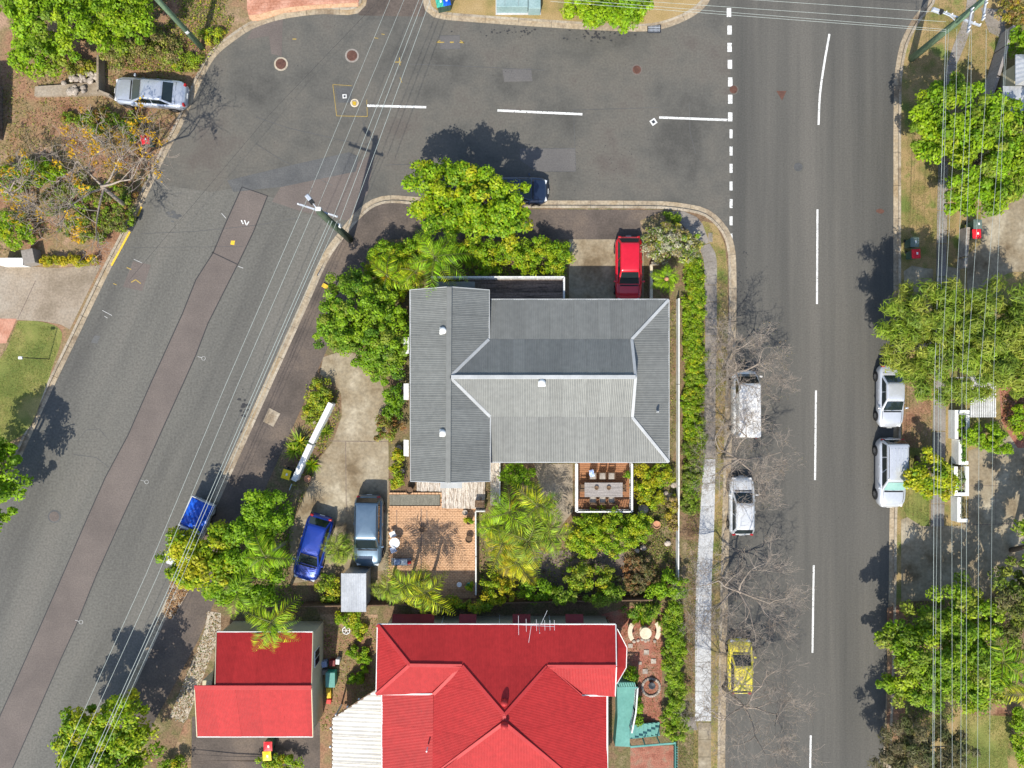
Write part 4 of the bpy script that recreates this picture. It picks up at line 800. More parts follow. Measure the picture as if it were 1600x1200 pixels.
# ================================================================ VEHICLES
CARS = {  # rear-glass base, rear-glass top, roof front, windscreen base (fractions of length), roof height, belt, bonnet, rear deck
 'sedan': (.14, .29, .57, .735, 1.44, .95, .90, .98), 'hatch': (.035, .13, .56, .755, 1.48, .96, .92, .95),
 'suv': (.03, .085, .585, .745, 1.74, 1.08, 1.04, 1.06), 'wagon': (.02, .07, .6, .75, 1.8, 1.1, 1.06, 1.08), 'van': (.012, .03, .80, .925, 1.98, 1.2, 1.08, 1.2), 'cab': (.44, .46, .62, .755, 1.72, 1.08, 1.02, .72)}
def lerp(a, b, t): return a + (b - a) * t
def car(name, label, cat, px, py, head, L, W, col, kind, z0=.004, side=2, glass='glass_car', screen=None, rails=False, group='parked cars', roofribs=0, bump='body', sunroof=False):
    f0, f1, f2, f3, hr_, belt, hood, deckz = CARS[kind]; c = P(px, py, .8)
    t = empty(name, (c.x, c.y, z0), label, cat, group, math.radians(head)); hw = W / 2; X = lambda f: (f - .5) * L
    pt = 'paint_' + col
    # lower body loft
    def top(f):
        pts = [(0, deckz - .32), (.015, deckz - .1), (.05, deckz), (f0, deckz + (.02 if kind == 'sedan' else 0)), (.5, belt), (f3, hood), (.86, hood - .05), (.94, hood - .13), (.985, hood - .3), (1, hood - .42)]
        for (a, za), (b, zb) in zip(pts, pts[1:]):
            if f <= b: return lerp(za, zb, (f - a) / max(b - a, 1e-6))
        return pts[-1][1]
    def wid(f):
        e = min(f, 1 - f) ; k = 1 - .34 * max(0, 1 - e / .12) ** 2.4 - (.06 * max(0, (f - .7) / .3) ** 2 if kind != 'van' else .04 * max(0, (f - .85) / .15) ** 2); return k * hw
    fs_ = [0, .008, .02, .04, .07, .11, .15, .2, .28, .36, .45, .54, .62, .7, .76, .82, .87, .91, .945, .97, .985, .995, 1]
    b = MB(); prof = 13
    for f in fs_:
        wv = wid(f); zt = top(f); bot = .24 + .1 * max(0, 1 - min(f, 1 - f) / .05)
        ring_ = [(0, zt + .025), (.4, zt + .018), (.72, zt), (.88, zt - .035), (.965, zt - .1), (1.0, zt - .24), (1.0, lerp(zt, bot, .55)), (.985, lerp(zt, bot, .8)), (.95, bot + .04), (.9, bot)]
        full = [(y * wv, z) for y, z in ring_]; b.v += [(X(f), y, z) for y, z in full] + [(X(f), -y, z) for y, z in full[1:]][::1]
    m = 10; n = 19
    idx = lambda i, k: i * n + (k if k < 10 else k)
    order = list(range(9, 0, -1)) + [0] + list(range(10, 19))   # from +y bottom over the top to -y bottom
    for i in range(len(fs_) - 1):
        for k in range(len(order) - 1): b.f.append((idx(i, order[k]), idx(i, order[k + 1]), idx(i + 1, order[k + 1]), idx(i + 1, order[k])))
        b.f.append((idx(i, 9), idx(i + 1, 9), idx(i + 1, 18), idx(i, 18)))
    b.f.append(tuple(idx(0, k) for k in order[::-1])); b.f.append(tuple(idx(len(fs_) - 1, k) for k in order))
    body = b.build('body', pt, t, smooth=True)
    # greenhouse
    wb = hw * .93; wt = hw * (.74 if kind in ('sedan', 'hatch') else .84 if kind != 'van' else .88); zb = belt - .06; zt = hr_ - .07
    lo = [(X(f0), -wb * .93), (X(f0), wb * .93), (X(f3), wb * .9), (X(f3), -wb * .9)]; hi = [(X(f1), -wt * .95), (X(f1), wt * .95), (X(f2), wt * .93), (X(f2), -wt * .93)]
    def loop(cs, r):
        out = []
        for i in range(4):
            p = Vector(cs[i]); a = (Vector(cs[i - 1]) - p).normalized() * r; q_ = (Vector(cs[(i + 1) % 4]) - p).normalized() * r
            for k in range(4):
                s = k / 3; out.append((p + a) * (1 - s) ** 2 + p * 2 * s * (1 - s) + (p + q_) * s * s)
        return out
    g_ = MB(); levels = [(loop(lo, .12), zb), (loop(hi, .14), zt)]
    cx = (X(f1) + X(f2)) / 2
    for sc, dz in ((.96, .035), (.86, .055), (.6, .075), (.25, .085)): levels.append(([Vector((cx + (p.x - cx) * sc, p.y * sc)) for p in levels[1][0]], zt + dz))
    n2 = 16
    for lp_, z in levels: g_.v += [(p.x, p.y, z) for p in lp_]
    for i in range(len(levels) - 1):
        for k in range(n2): g_.f.append((i * n2 + (k + 1) % n2, i * n2 + k, (i + 1) * n2 + k, (i + 1) * n2 + (k + 1) % n2))
    g_.f.append(tuple((len(levels) - 1) * n2 + k for k in range(n2 - 1, -1, -1)))
    g_.build('cabin', pt, t, smooth=True)
    def pane(nm, c00, c10, c11, c01, mm, off=.012, bulge=.02, nu=6, nv=4):
        c00, c10, c11, c01 = map(Vector, (c00, c10, c11, c01)); nn = (c10 - c00).cross(c01 - c00).normalized(); q_ = MB()
        ctr = (c00 + c11) / 2
        if nn.dot(ctr - Vector((cx, 0, belt - .3))) < 0: nn = -nn
        for j in range(nv + 1):
            for i in range(nu + 1):
                u, v = i / nu, j / nv; p = c00.lerp(c10, u).lerp(c01.lerp(c11, u), v); q_.v.append(p + nn * (off + bulge * (1 - (2 * u - 1) ** 2)))
        q_.f = [(j * (nu + 1) + i, j * (nu + 1) + i + 1, (j + 1) * (nu + 1) + i + 1, (j + 1) * (nu + 1) + i) for j in range(nv) for i in range(nu)]
        return q_.build(nm, mm, t, smooth=True)
    at = lambda a, bq, s: lerp(a, bq, s)
    if kind != 'cab' or True:
        for (xa, xb, nm, mm) in ((X(f3), X(f2), 'windscreen', screen or glass), (X(f0), X(f1), 'rear_window', glass)):
            s0, s1 = .1, .93
            y0 = at(wb * .9, wt * .93, s0) * .9; y1 = at(wb * .9, wt * .93, s1) * .9
            pane(nm, (at(xa, xb, s0), -y0, at(zb, zt, s0)), (at(xa, xb, s0), y0, at(zb, zt, s0)), (at(xa, xb, s1), y1, at(zb, zt, s1)), (at(xa, xb, s1), -y1, at(zb, zt, s1)), mm)
    s0, s1 = .16, .9; ns = {'van': 1, 'cab': 1}.get(kind, 2 if kind in ('sedan', 'hatch') else 3)
    for sg in (-1, 1):
        r0 = at(X(f0), X(f1), s0) + .16; r1 = at(X(f3), X(f2), s0) - .16; t0 = at(X(f0), X(f1), s1) + .12; t1 = at(X(f3), X(f2), s1) - .12
        if kind == 'van': r0 = t0 = X(.66)
        yb = at(wb * .925, wt * .945, s0) * sg; yt = at(wb * .925, wt * .945, s1) * sg
        for i in range(ns):
            a0 = i / ns + (.015 if i else 0); a1 = (i + 1) / ns - (.015 if i < ns - 1 else 0)
            pane('side_window', (lerp(r0, r1, a0), yb, at(zb, zt, s0)), (lerp(r0, r1, a1), yb, at(zb, zt, s0)), (lerp(t0, t1, a1), yt, at(zb, zt, s1)), (lerp(t0, t1, a0), yt, at(zb, zt, s1)), glass, bulge=.008)
    # wheels
    wr = .345 if kind in ('suv', 'wagon') else .315
    for fx in (.185, .815):
        for sg in (-1, 1):
            y = (hw - .11) * sg; wb_ = MB(); n3 = 22; pr = [(wr * .62, -.1), (wr * .96, -.1), (wr, -.06), (wr, .06), (wr * .96, .1), (wr * .62, .1)]
            for r_, yy in pr:
                for k in range(n3): a = 2 * PI * k / n3; wb_.v.append((r_ * math.cos(a), yy, r_ * math.sin(a)))
            for i in range(5):
                for k in range(n3): wb_.f.append((i * n3 + k, i * n3 + (k + 1) % n3, (i + 1) * n3 + (k + 1) % n3, (i + 1) * n3 + k))
            o = wb_.build('wheel', 'rubber', t, smooth=True); o.location = (X(fx), y + .035 * sg, wr)
            rm = MB(); rr = wr * .64
            rm.v += [(0, .085 * sg, 0)]
            for k in range(10):
                a = 2 * PI * k / 10; rm.add([(.16 * rr * math.cos(a - .5), .088 * sg, .16 * rr * math.sin(a - .5)), (rr * math.cos(a - .13), .1 * sg, rr * math.sin(a - .13)), (rr * math.cos(a + .13), .1 * sg, rr * math.sin(a + .13)), (.16 * rr * math.cos(a + .5), .088 * sg, .16 * rr * math.sin(a + .5))], [(0, 1, 2, 3)])
            rm.build('rim', 'rim', o)
            hub = MB(); hub.v = [(rr * math.cos(2 * PI * k / 20), .06 * sg, rr * math.sin(2 * PI * k / 20)) for k in range(20)]; hub.f = [tuple(range(20))]; hub.build('brake_disc', 'black_plastic', o)
            ac = MB(); ac.v = [((wr + .06) * math.cos(2 * PI * k / 24), 0, (wr + .06) * math.sin(2 * PI * k / 24)) for k in range(24)]; ac.f = [tuple(range(24))]
            o2 = ac.build('wheel_arch', 'black_plastic', t); o2.location = (X(fx), (wid(fx) + .006) * sg, wr + .02)
    for sg in (-1, 1):   # mirrors, lamps, handles
        if kind != 'van' or True:
            mx_ = X(f3) - .22 * (1 if kind != 'van' else .3); MB().box((mx_, (hw + .06) * sg, belt + .06), (.12, .2, .14), .15 * sg).build('mirror', pt, t, bevel=.03)
        xf = X(.955); MB().box((xf, wid(.955) * .72 * sg, top(.955) - .1), (.22, .34, .16), -.35 * sg).build('headlight', 'lamp_clear', t, bevel=.04)
        xr = X(.022); MB().box((xr, wid(.03) * .84 * sg, deckz - .16), (.14, .22, .26), .2 * sg).build('tail_light', 'lamp_red', t, bevel=.03)
        for k in range(1 if kind in ('van', 'cab') else 2): MB().box((X(.4 + .2 * k), (hw + .006) * sg, belt - .16), (.18, .03, .03)).build('door_handle', pt, t)
    if rails:
        for sg in (-1, 1): MB().tube([(X(f1) + .15, wt * .86 * sg, zt + .03), (X(f1) + .3, wt * .86 * sg, zt + .09), (X(f2) - .35, wt * .86 * sg, zt + .09), (X(f2) - .15, wt * .86 * sg, zt + .03)], .022, 6).build('roof_rail', 'black_plastic', t, smooth=True)
    for k in range(roofribs): y = (k - (roofribs - 1) / 2) * wt * 1.5 / roofribs; MB().box((lerp(X(f1), X(f2), .42), y, zt + .088 - .05 * (abs(y) / wt) ** 2), ((X(f2) - X(f1)) * .62, .06, .05)).build('roof_rib', 'galv', t, bevel=.012)
    if sunroof: MB().box((lerp(X(f1), X(f2), .72), 0, zt + .075), (.6, .8, .03)).build('sunroof', glass, t, bevel=.01)
    # bonnet and boot seams, wipers, bumpers, number plates
    for sg in (-1, 1):
        MB().tube([(X(f), wid(f) * .76 * sg, top(f) + .004) for f in (f3, .8, .86, .92)], .013, 4).build('bonnet_seam', 'black_plastic', t)
        MB().tube([(X(f3) + .06, .12 + .5 * (sg > 0) - .3, hood + .05), (X(f3) + .0, .12 + .5 * (sg > 0) - .75, hood + .08)], .01, 4).build('wiper', 'black_plastic', t)
    if kind == 'sedan': MB().tube([(X(.13), wid(.13) * y * .01, top(.13) + .012) for y in (-80, -40, 0, 40, 80)], .012, 4).build('boot_seam', 'black_plastic', t)
    MB().tube([(X(.0) + .1, .0, zt * .0 + deckz - .05), (X(.0) + .1, .001, deckz)], .004, 3).build('boot_badge', 'galv', t)
    MB().box((X(f3) + .045, 0, hood + .022), (.09, W * .68, .02)).build('cowl', 'black_plastic', t)
    MB().box((X(.992), 0, .42), (.09, W * .62, .2)).build('grille', 'black_plastic', t, bevel=.02); MB().box((X(0) - .012, 0, .62), (.03, .36, .12)).build('number_plate', 'plate', t); MB().box((X(1) + .03, 0, .45), (.03, .36, .1)).build('number_plate', 'plate', t)
    return t, X, hw
car('sedan', 'silver sedan parked on the dirt below the stone wall', 'car', 235, 145, 175, 5.15, 1.95, 'silver', 'sedan', z0=.125)
car('hatchback', 'dark navy car half hidden under the leafy street tree', 'car', 806, 297, 0, 4.5, 1.9, 'navy', 'hatch')
car('hatchback', 'bright red hatchback nosed under the grey eave', 'car', 982, 420, -90, 4.55, 1.85, 'red', 'hatch', z0=.13)
car('hatchback', 'bright blue hatchback beside the driveway palm', 'car', 489, 856, -106, 4.7, 1.9, 'blue', 'hatch', z0=.13)
car('station_wagon', 'steel blue station wagon on the concrete driveway', 'car', 576, 829, -91, 5.0, 2.0, 'steel', 'suv', z0=.13, rails=True)
car('van', 'white van with a long bare roof under leafless branches', 'van', 1164, 632, 90, 4.75, 1.8, 'white', 'van')
car('hatchback', 'white hatchback under leafless branches beside the white path', 'car', 1160, 791, 90, 4.1, 1.75, 'grey_white', 'hatch')
car('hatchback', 'small yellow hatchback under the bare twigs', 'car', 1157.5, 1042, 90, 3.8, 1.72, 'yellow', 'hatch')
car('sedan', 'silver sedan in front of the silver four wheel drive', 'car', 1393, 619, -90, 4.4, 1.78, 'silver_light', 'sedan')
car('suv', 'tall silver four wheel drive with ribbed roof', 'car', 1393, 739, -90, 4.85, 1.9, 'silver_light', 'wagon', rails=True, roofribs=5, screen='glass_teal')
t, X, hw = car('ute', 'pale utility truck with blue tarp over its tray', 'truck', 296, 836, -114.4, 5.1, 1.75, 'grey_white', 'cab')
tray = MB(); 
for sg in (-1, 1): tray.box((X(.19), sg * .86, .95), (X(.40) - X(-.02), .05, .35))
tray.box((X(-.02), 0, .95), (.05, 1.72, .35)); tray.box((X(.40), 0, 1.0), (.06, 1.72, .5)); tray.build('tray', 'paint_grey_white', t)
tp = MB(); nx, ny = 22, 18
for j in range(ny + 1):
    for i in range(nx + 1):
        u, v = i / nx, j / ny; e = min(u, 1 - u, v, 1 - v); z = 1.08 + .16 * min(1, e * 5) + .05 * math.sin(u * 17 + v * 6) * math.sin(v * 13 - u * 4) * min(1, e * 6) + .03 * math.sin(u * 31 - v * 23)
        tp.v.append((lerp(X(-.005), X(.39), u), lerp(-.82, .82, v), z))
tp.f = [(j * (nx + 1) + i, j * (nx + 1) + i + 1, (j + 1) * (nx + 1) + i + 1, (j + 1) * (nx + 1) + i) for j in range(ny) for i in range(nx)]
tp.build('tarpaulin', 'tarp_blue', t)
# ================================================================ POLES, WIRES, BINS, STREET FURNITURE
def pole(base, h, r0, r1, m, label, lamp=None, arms=(), z0=.12):
    p = P(*base, z0); t = empty('power_pole', p, label, 'power pole')
    MB().tube([(0, 0, -.05), (0, 0, h * .5), (0, 0, h)], [r0, (r0 + r1) / 2, r1], 12).build('shaft', m, t, smooth=True)
    for (z, ang, ln, off) in arms:
        a = Vector((math.cos(ang), math.sin(ang), 0)); nrm = Vector((-a.y, a.x, 0)) * (r1 + .05)
        c = Vector((0, 0, z)) + nrm + a * off; o = MB().bar(c - a * ln / 2, c + a * ln / 2, .1, .12).build('crossarm', 'galv', t)
        for k in (-.46, -.3, .3, .46):
            MB().lathe(c + a * ln * k + Vector((0, 0, .06)), [(.025, 0), (.05, .03), (.03, .06), (.055, .1), (.03, .14), (.02, .18)], 10).build('insulator', 'plastic_white', o, smooth=True)
    if lamp:
        z, ang, ln = lamp; a = Vector((math.cos(ang), math.sin(ang), 0)); MB().tube([(0, 0, z - .3), a * ln * .5 + Vector((0, 0, z)), a * ln + Vector((0, 0, z + .05))], .035, 8).build('lamp_arm', 'galv', t)
        hd = MB().box(a * (ln + .3) + Vector((0, 0, z + .06)), (.62, .3, .16), ang, .75).build('lamp_head', 'galv', t, bevel=.04); MB().box(a * (ln + .02) + Vector((0, 0, z + .08)), (.24, .26, .2), ang).build('lamp_cap', 'black_plastic', t)
    return t
cp = pole((547, 374), 8.3, .25, .19, 'pole_dark', 'dark timber power pole on the corner with crossarm and lamp', (8.0, math.radians(128), .8), [(7.0, math.radians(-18), 2.6, -.55)])
for z, q_ in ((4.2, (.17, .05)), (8.2, (-.05, .16))): MB().box((q_[0], q_[1], z), (.3, .22, .36)).build('equipment_box', 'plastic_white', cp)
pole((316, 75), 10.5, .2, .15, 'pole_green', 'green timber power pole on the bank above the silver sedan')
MB().box((-.02, -.0, 2.6), (.22, .41, .26), .6).build('sign_plate', 'plastic_white', bpy.data.objects['power_pole.001'])
ep = pole((1424, 92), 10.8, .24, .16, 'pole_green', 'tall green power pole with several crossarms on the grassy verge', (5.6, math.radians(160), 1.3), [(5.4, math.radians(-20), 2.5, .2), (7.2, math.radians(80), 1.5, -.9), (8.6, math.radians(80), 1.2, -1.0)])
pole((125, 1288), 8.0, .15, .11, 'pole_dark', 'slim lamp pole beyond the lime street tree', (7.4, math.radians(172), 2.2))
def wire(pts, z, label, group, r=.018, m='wire', sag=.0):
    P3 = []
    for i in range(len(pts) - 1):
        for k in range(6):
            s = k / 6; x = lerp(pts[i][0], pts[i + 1][0], s); y = lerp(pts[i][1], pts[i + 1][1], s); q_ = P(x, y, z); q_.z -= sag * 4 * s * (1 - s); P3.append(q_)
    P3.append(P(*pts[-1], z)); o = MB().tube(P3, r * .72, 5).build('overhead_wire', m, rel=P3[0]); return tag(o, label, 'wire', group)
for dx in (0, 19): wire([(45 + dx, 1300), (227 + dx, 900), (353 + dx, 600), (474 + dx, 322)], 7.4, 'thin overhead wire running down the slanting street from the corner pole', 'wires down the slanting street')
for dx, r in ((0, .022), (5, .022), (13, .015)): wire([(92 + dx, 1300), (272 + dx, 900), (402 + dx, 600), (514 + dx, 345)], 7.4, 'thin overhead wire running down the slanting street from the corner pole', 'wires down the slanting street', r)
for x0, x1, r in ((474, 634, .014), (493, 656, .014), (520, 678, .018), (531, 684, .02), (545, 694, .02)): wire([(x0, 325 + (x0 - 474) * .35), (x1, -60)], 7.4, 'thin overhead wire crossing the junction from the corner pole', 'wires across the junction', r)
for xs, z, r in (((1478, 1475, 1460, 1457), 5.6, .02), ((1482, 1478, 1467, 1458), 5.6, .014), ((1495, 1494, 1470, 1470), 7.2, .013), ((1516, 1510, 1487, 1488), 7.3, .013), ((1518, 1517, 1503, 1501), 7.3, .013), ((1541, 1540, 1510, 1510), 8.7, .013), ((1572, 1567, 1530, 1527), 8.7, .013), ((1575, 1569, 1552, 1545), 8.7, .011)):
    wire([(xs[0], 45), (xs[1], 150), (xs[2], 600), (xs[3], 1290)], z, 'long overhead wire above the grassy verge from the tall green pole', 'wires along the grassy verge', r)
for y0, y1 in ((-22, 20), (-8, 34), (-3, 46), (2, 49)): wire([(860, y0), (1478, y1)], 5.6, 'overhead wire crossing the wide street to the tall green pole', 'wires across the wide street', .014)
wire([(650, -60), (420, 180), (200, 440)], 5.5, 'single dark service wire slanting over the road to the bank', 'service wires', .01, 'wire_dark')
def bin_(px, py, lid, label, rz=0, z0=.125):
    t = empty('wheelie_bin', P(px, py, 1.0), label, 'bin', 'wheelie bins', rz); t.location.z = z0
    MB().box((0, 0, .52), (.46, .5, .9), 0, 1.16).build('body', 'bin_green', t, bevel=.02)
    b = MB(); nx = 4
    for i in range(nx + 1):
        for j in range(5): x = -.29 + .58 * i / nx; y = -.32 + .64 * j / 4; b.v.append((x, y, 1.0 + .05 * (1 - (x / .3) ** 2) * (1 - (y / .33) ** 2)))
    b.f = [(i * 5 + j, (i + 1) * 5 + j, (i + 1) * 5 + j + 1, i * 5 + j + 1) for i in range(nx) for j in range(4)]
    b.box((0, 0, .985), (.59, .65, .03)); l = b.build('lid', lid, t); MB().box((.05, .02, 1.058), (.12, .16, .004)).build('lid_sticker', 'plate', l)
    MB().tube([(-.2, .37, .96), (.2, .37, .96)], .02, 6).build('handle', 'bin_green', t)
    for s in (-1, 1): MB().tube([(s * .2, .26, .11), (s * .27, .26, .11)], .11, 14).build('wheel', 'rubber', t)
bin_(228, 219, 'lid_red', 'red lidded bin alone on the dirt bank', .05); bin_(1428, 379, 'lid_green', 'grey green lidded bin on the dry verge', 0); bin_(1430, 397, 'lid_red', 'red lidded bin next to the grey green one on the verge', .05)
bin_(1526, 351, 'lid_green', 'dark green lidded bin in the concrete yard', 0); bin_(1524.5, 366, 'lid_red', 'red lidded bin in the concrete yard', .04)
bin_(448, 741, 'lid_yellow', 'yellow lidded bin beside the white garden wall', -.3); bin_(419.5, 1165, 'lid_red', 'red lidded bin below the cottage eave', .02); bin_(418, 1180, 'lid_yellow', 'yellow lidded bin below the cottage eave', .06)
bin_(688, 5, 'plastic_green', 'green lidded bin across the cross street', .2); bin_(697, 3, 'tarp_blue', 'blue lidded bin across the cross street', .2)
# teal utility cabinet across the street
t = empty('utility_cabinet', P(808, 2, .12), 'long pale teal utility cabinet across the cross street', 'cabinet'); rel = t.location
a_ = P(775, -20, 1.0); c_ = P(845, 12, 1.0)
MB().box((lerp(a_.x, c_.x, .36), (a_.y + c_.y) / 2, .52), (2.2, 1.3, .95)).build('cabinet', 'teal_box', t, rel, bevel=.03); MB().box((lerp(a_.x, c_.x, .86), (a_.y + c_.y) / 2 - .06, .55), (.85, 1.45, 1.0)).build('end_cabinet', 'teal_box', t, rel, bevel=.03); MB().box((lerp(a_.x, c_.x, .5), (a_.y + c_.y) / 2 - .02, .09), (3.2, 1.5, .14)).build('plinth', 'concrete_white', t, rel)
for k in (.2, .5): MB().box((lerp(a_.x, c_.x, k), (a_.y + c_.y) / 2, 1.005), (.02, 1.2, .012)).build('lid_seam', 'utility_grey', t, rel)
# walls, fences, planters
def wallrun(name, label, cat, pts, h, th, m, z0=.12, capm=None):
    t = empty(name, P(*pts[0], z0), label, cat); rel = t.location
    for i, (p, q_) in enumerate(zip(pts, pts[1:])):
        a, b2 = P(*p, z0 + h), P(*q_, z0 + h); a.z = b2.z = z0 + h / 2; d_ = (b2 - a).normalized() * th * .5 * (1 if i % 2 else -.98)
        MB().bar(a + (d_ if i else Vector()), b2, th, h).build('wall_section', m, t, rel); a.z = b2.z = z0 + h + .03
        if capm: MB().bar(a + (d_ if i else Vector()), b2, th + .08 + .004 * (i % 2), .06 + .004 * (i % 2)).build('capping', capm, t, rel)
    return t
wallrun('garden_wall', 'white rendered garden wall beside the curved driveway', 'wall', [(517, 630), (486, 692), (459, 751)], 1.0, .28, 'wall_white', capm='white_paint')
MB().bar(P(456, 756, .9), P(452, 766, .9), .05, .05).build('rail', 'galv', bpy.data.objects['garden_wall'], bpy.data.objects['garden_wall'].location)
wallrun('boundary_fence', 'low white fence along the hedge side of the garden', 'fence', [(1061, 466), (1061, 600), (1061, 760), (1060, 935)], .8, .07, 'wall_white')
wallrun('boundary_fence', 'thin white fence edging the brick patio', 'fence', [(758, 799), (743, 799), (743.5, 870), (743.5, 930)], .8, .09, 'white_paint')
wallrun('garden_wall', 'cream stone edging below the cycad', 'wall', [(1030, 411), (1018, 411), (1018, 466)], .5, .18, 'stone_cream')
wallrun('boundary_fence', 'brown paling fence between grey and red houses', 'fence', [(470, 948), (600, 946), (760, 943), (880, 940), (1020, 938)], 1.2, .08, 'timber_brown')
wallrun('boundary_fence', 'weathered fence behind the pale roofed neighbour', 'fence', [(1585, 40), (1575, 70), (1560, 120), (1545, 165), (1535, 200)], 1.3, .2, 'timber_grey')
wallrun('boundary_fence', 'low stone fence between verge and concrete yard', 'fence', [(1513, 355), (1510, 400), (1508, 418)], .8, .25, 'stone')
def planter(label, x0, y0, x1, y1, sides, pal):
    t = empty('planter', P((x0 + x1) / 2, (y0 + y1) / 2, .12), label, 'planter'); rel = t.location; zt = .9
    a = P(x0, y1, zt); c = P(x1, y0, zt); w_ = .24
    MB().box(((a.x + c.x) / 2, (a.y + c.y) / 2, .4), (c.x - a.x - .1, c.y - a.y - .1, .6)).build('soil', 'soil', t, rel)
    for s in sides:
        if s in 'lr': x = a.x + w_ / 2 if s == 'l' else c.x - w_ / 2; MB().box((x, (a.y + c.y) / 2, .5), (w_, c.y - a.y, .8)).build('side', 'wall_white', t, rel)
        else: y = c.y - w_ / 2 if s == 't' else a.y + w_ / 2; MB().box(((a.x + c.x) / 2, y, .502), (c.x - a.x + .004, w_, .8)).build('side', 'wall_white', t, rel)
    K_ = 14; cl = np.column_stack([rng.uniform(a.x + .3, c.x - .3, K_), rng.uniform(a.y + .3, c.y - .3, K_), rng.uniform(.75, .95, K_), np.full(K_, .2)])
    crown('plants', cl, 30, .12, pal, t, rel, zmin=.7)
planter('white planter box joined to the white pergola', 1492, 641, 1515, 686, 'tlr', 'mid'); planter('narrow white planter box of dark soil', 1498, 687, 1513, 726, 'lb', 'dark'); planter('white planter box with white flowers', 1491, 729, 1514, 775, 'lrb', ['mid', 'white']); planter('white planter box of dry soil by the driveway', 1496, 777, 1512, 816, 'lb', 'drab')
t = empty('letterbox_wall', P(20, 408, .12), 'white letterbox wall beside the brown driveway', 'wall'); rel = t.location
MB().box(P(18, 409, .9) * 1 - Vector((0, 0, .35)), (1.7, .5, .9)).build('wall_section', 'wall_white', t, rel); MB().box(P(45, 401, .9) - Vector((0, 0, .35)), (.8, 1.0, .9), .2).build('end_pier', 'concrete_grey', t, rel)
lp_ = empty('lamp_post', P(77, 561, .13), 'small garden lamp post with white head on the lawn', 'lamp post')
MB().tube([(0, 0, 0), (0, 0, 2.6)], .03, 8).build('post', 'black_plastic', lp_); MB().tube([(0, 0, 2.6), (-.18, .0, 2.62)], .025, 6).build('arm', 'black_plastic', lp_); MB().box((-.3, .0, 2.62), (.3, .2, .08), 0, .8).build('lamp_head', 'plastic_white', lp_, bevel=.02)
# stone retaining wall and slab above the silver sedan
t = empty('retaining_wall', P(120, 130, .12), 'rough stone and brick retaining wall beside the silver sedan', 'wall'); rel = t.location
st_ = [MB().lathe((0, 0, 0), [(.14, -.1), (.2, -.02), (.19, .07), (.12, .13), (.03, .15)], 7).build('stone', 'stone', t)]
me_ = st_[0].data; st_[0].location = P(100, 130, .4) - rel
for k in range(46):
    x, y = (rnd.uniform(112, 157), rnd.uniform(115, 127)) if k < 26 else (rnd.uniform(100, 134), rnd.uniform(137, 146)); o = obj('stone', me_, t, P(x, y, .35 + .3 * rnd.random()) - rel, (rnd.uniform(-.3, .3), rnd.uniform(-.3, .3), rnd.random() * 6)); o.scale = (rnd.uniform(.6, 1.3), rnd.uniform(.6, 1.2), rnd.uniform(.6, 1.1))
MB().prism([(P(x, y, .5).x, P(x, y, .5).y) for x, y in ((53, 134), (100, 131), (134, 128), (155, 128), (158, 146), (130, 148), (52, 149))], .12, .4).build('slab', 'concrete_brown', t, rel); MB().bar(P(158, 90, .55), P(158, 147, .55), .14, .9).build('side_wall', 'concrete_brown', t, rel); MB().bar(P(158, 145, .55), P(176, 152, .55), .14, .9).build('side_wall', 'concrete_brown', t, rel)
# garden furniture round the red house
t = empty('stone_table', P(1006, 984, .13), 'round cream stone garden table between curved benches', 'table')
MB().lathe((0, 0, 0), [(.3, 0), (.16, .1), (.14, .6), (.3, .66), (.42, .68), (.42, .74), (.4, .76)], 28).build('pedestal_top', 'stone_cream', t, smooth=False)
for (x, y, r, lb) in ((990, 984, 0, 'curved cream stone bench on the house side of the round table'), (1020, 982, PI, 'curved cream stone bench on the hedge side of the round table')):
    t = empty('stone_bench', P(x, y, .13), lb, 'bench', rz=r); b = MB(); n = 8
    arc = [(.62 - .8 * math.cos(a), .8 * math.sin(a)) for a in [lerp(-.62, .62, k / n) for k in range(n + 1)]]; arc2 = [(.62 - 1.1 * math.cos(a), 1.1 * math.sin(a)) for a in [lerp(-.62, .62, k / n) for k in range(n + 1)]]
    MB().prism(arc + arc2[::-1], .38, .46).build('seat', 'stone_cream', t)
    for y_ in (-.35, .35): MB().box((-.3, y_, .19), (.22, .14, .38)).build('leg', 'stone_cream', t)
t = empty('fire_pit', P(1017, 1068, .13), 'dark iron fire pit bowl on a ring of pale stones', 'fire pit')
MB().lathe((0, 0, 0), [(.1, 0), (.1, .2), (.22, .3), (.25, .42), (.2, .4), (.02, .32)], 18).build('bowl', 'iron', t, smooth=True)
for k in range(26): a = k * PI / 13; o = obj('stone', me_, t, (.62 * math.cos(a), .62 * math.sin(a) - .25, .05), (0, 0, k)); o.scale = (.55, .5, .45)
for k in range(12): x, y = rnd.uniform(985, 1030), 958 + 45 * rnd.random(); o = obj('edging_stone', me_, None, P(x, 1000 + rnd.uniform(-3, 4) if k % 2 else 958 + rnd.uniform(-3, 3), .16), (0, 0, k)); o.scale = (.7, .6, .5); tag(o, 'small pale stone edging the round table court', 'stone', 'stones round the table court')
for (x, y, s) in ((1010, 1019, 8), (1021, 1033, 8), (1008, 1049, 8), (985, 1009, 7), (1000, 1036, 5)):
    tag(MB().box(P(x, y, .15), (s / 22, s / 24, .05)).build('stepping_stone', 'stone'), 'square stepping stone set in the red gravel', 'stone', 'stepping stones in the red gravel')
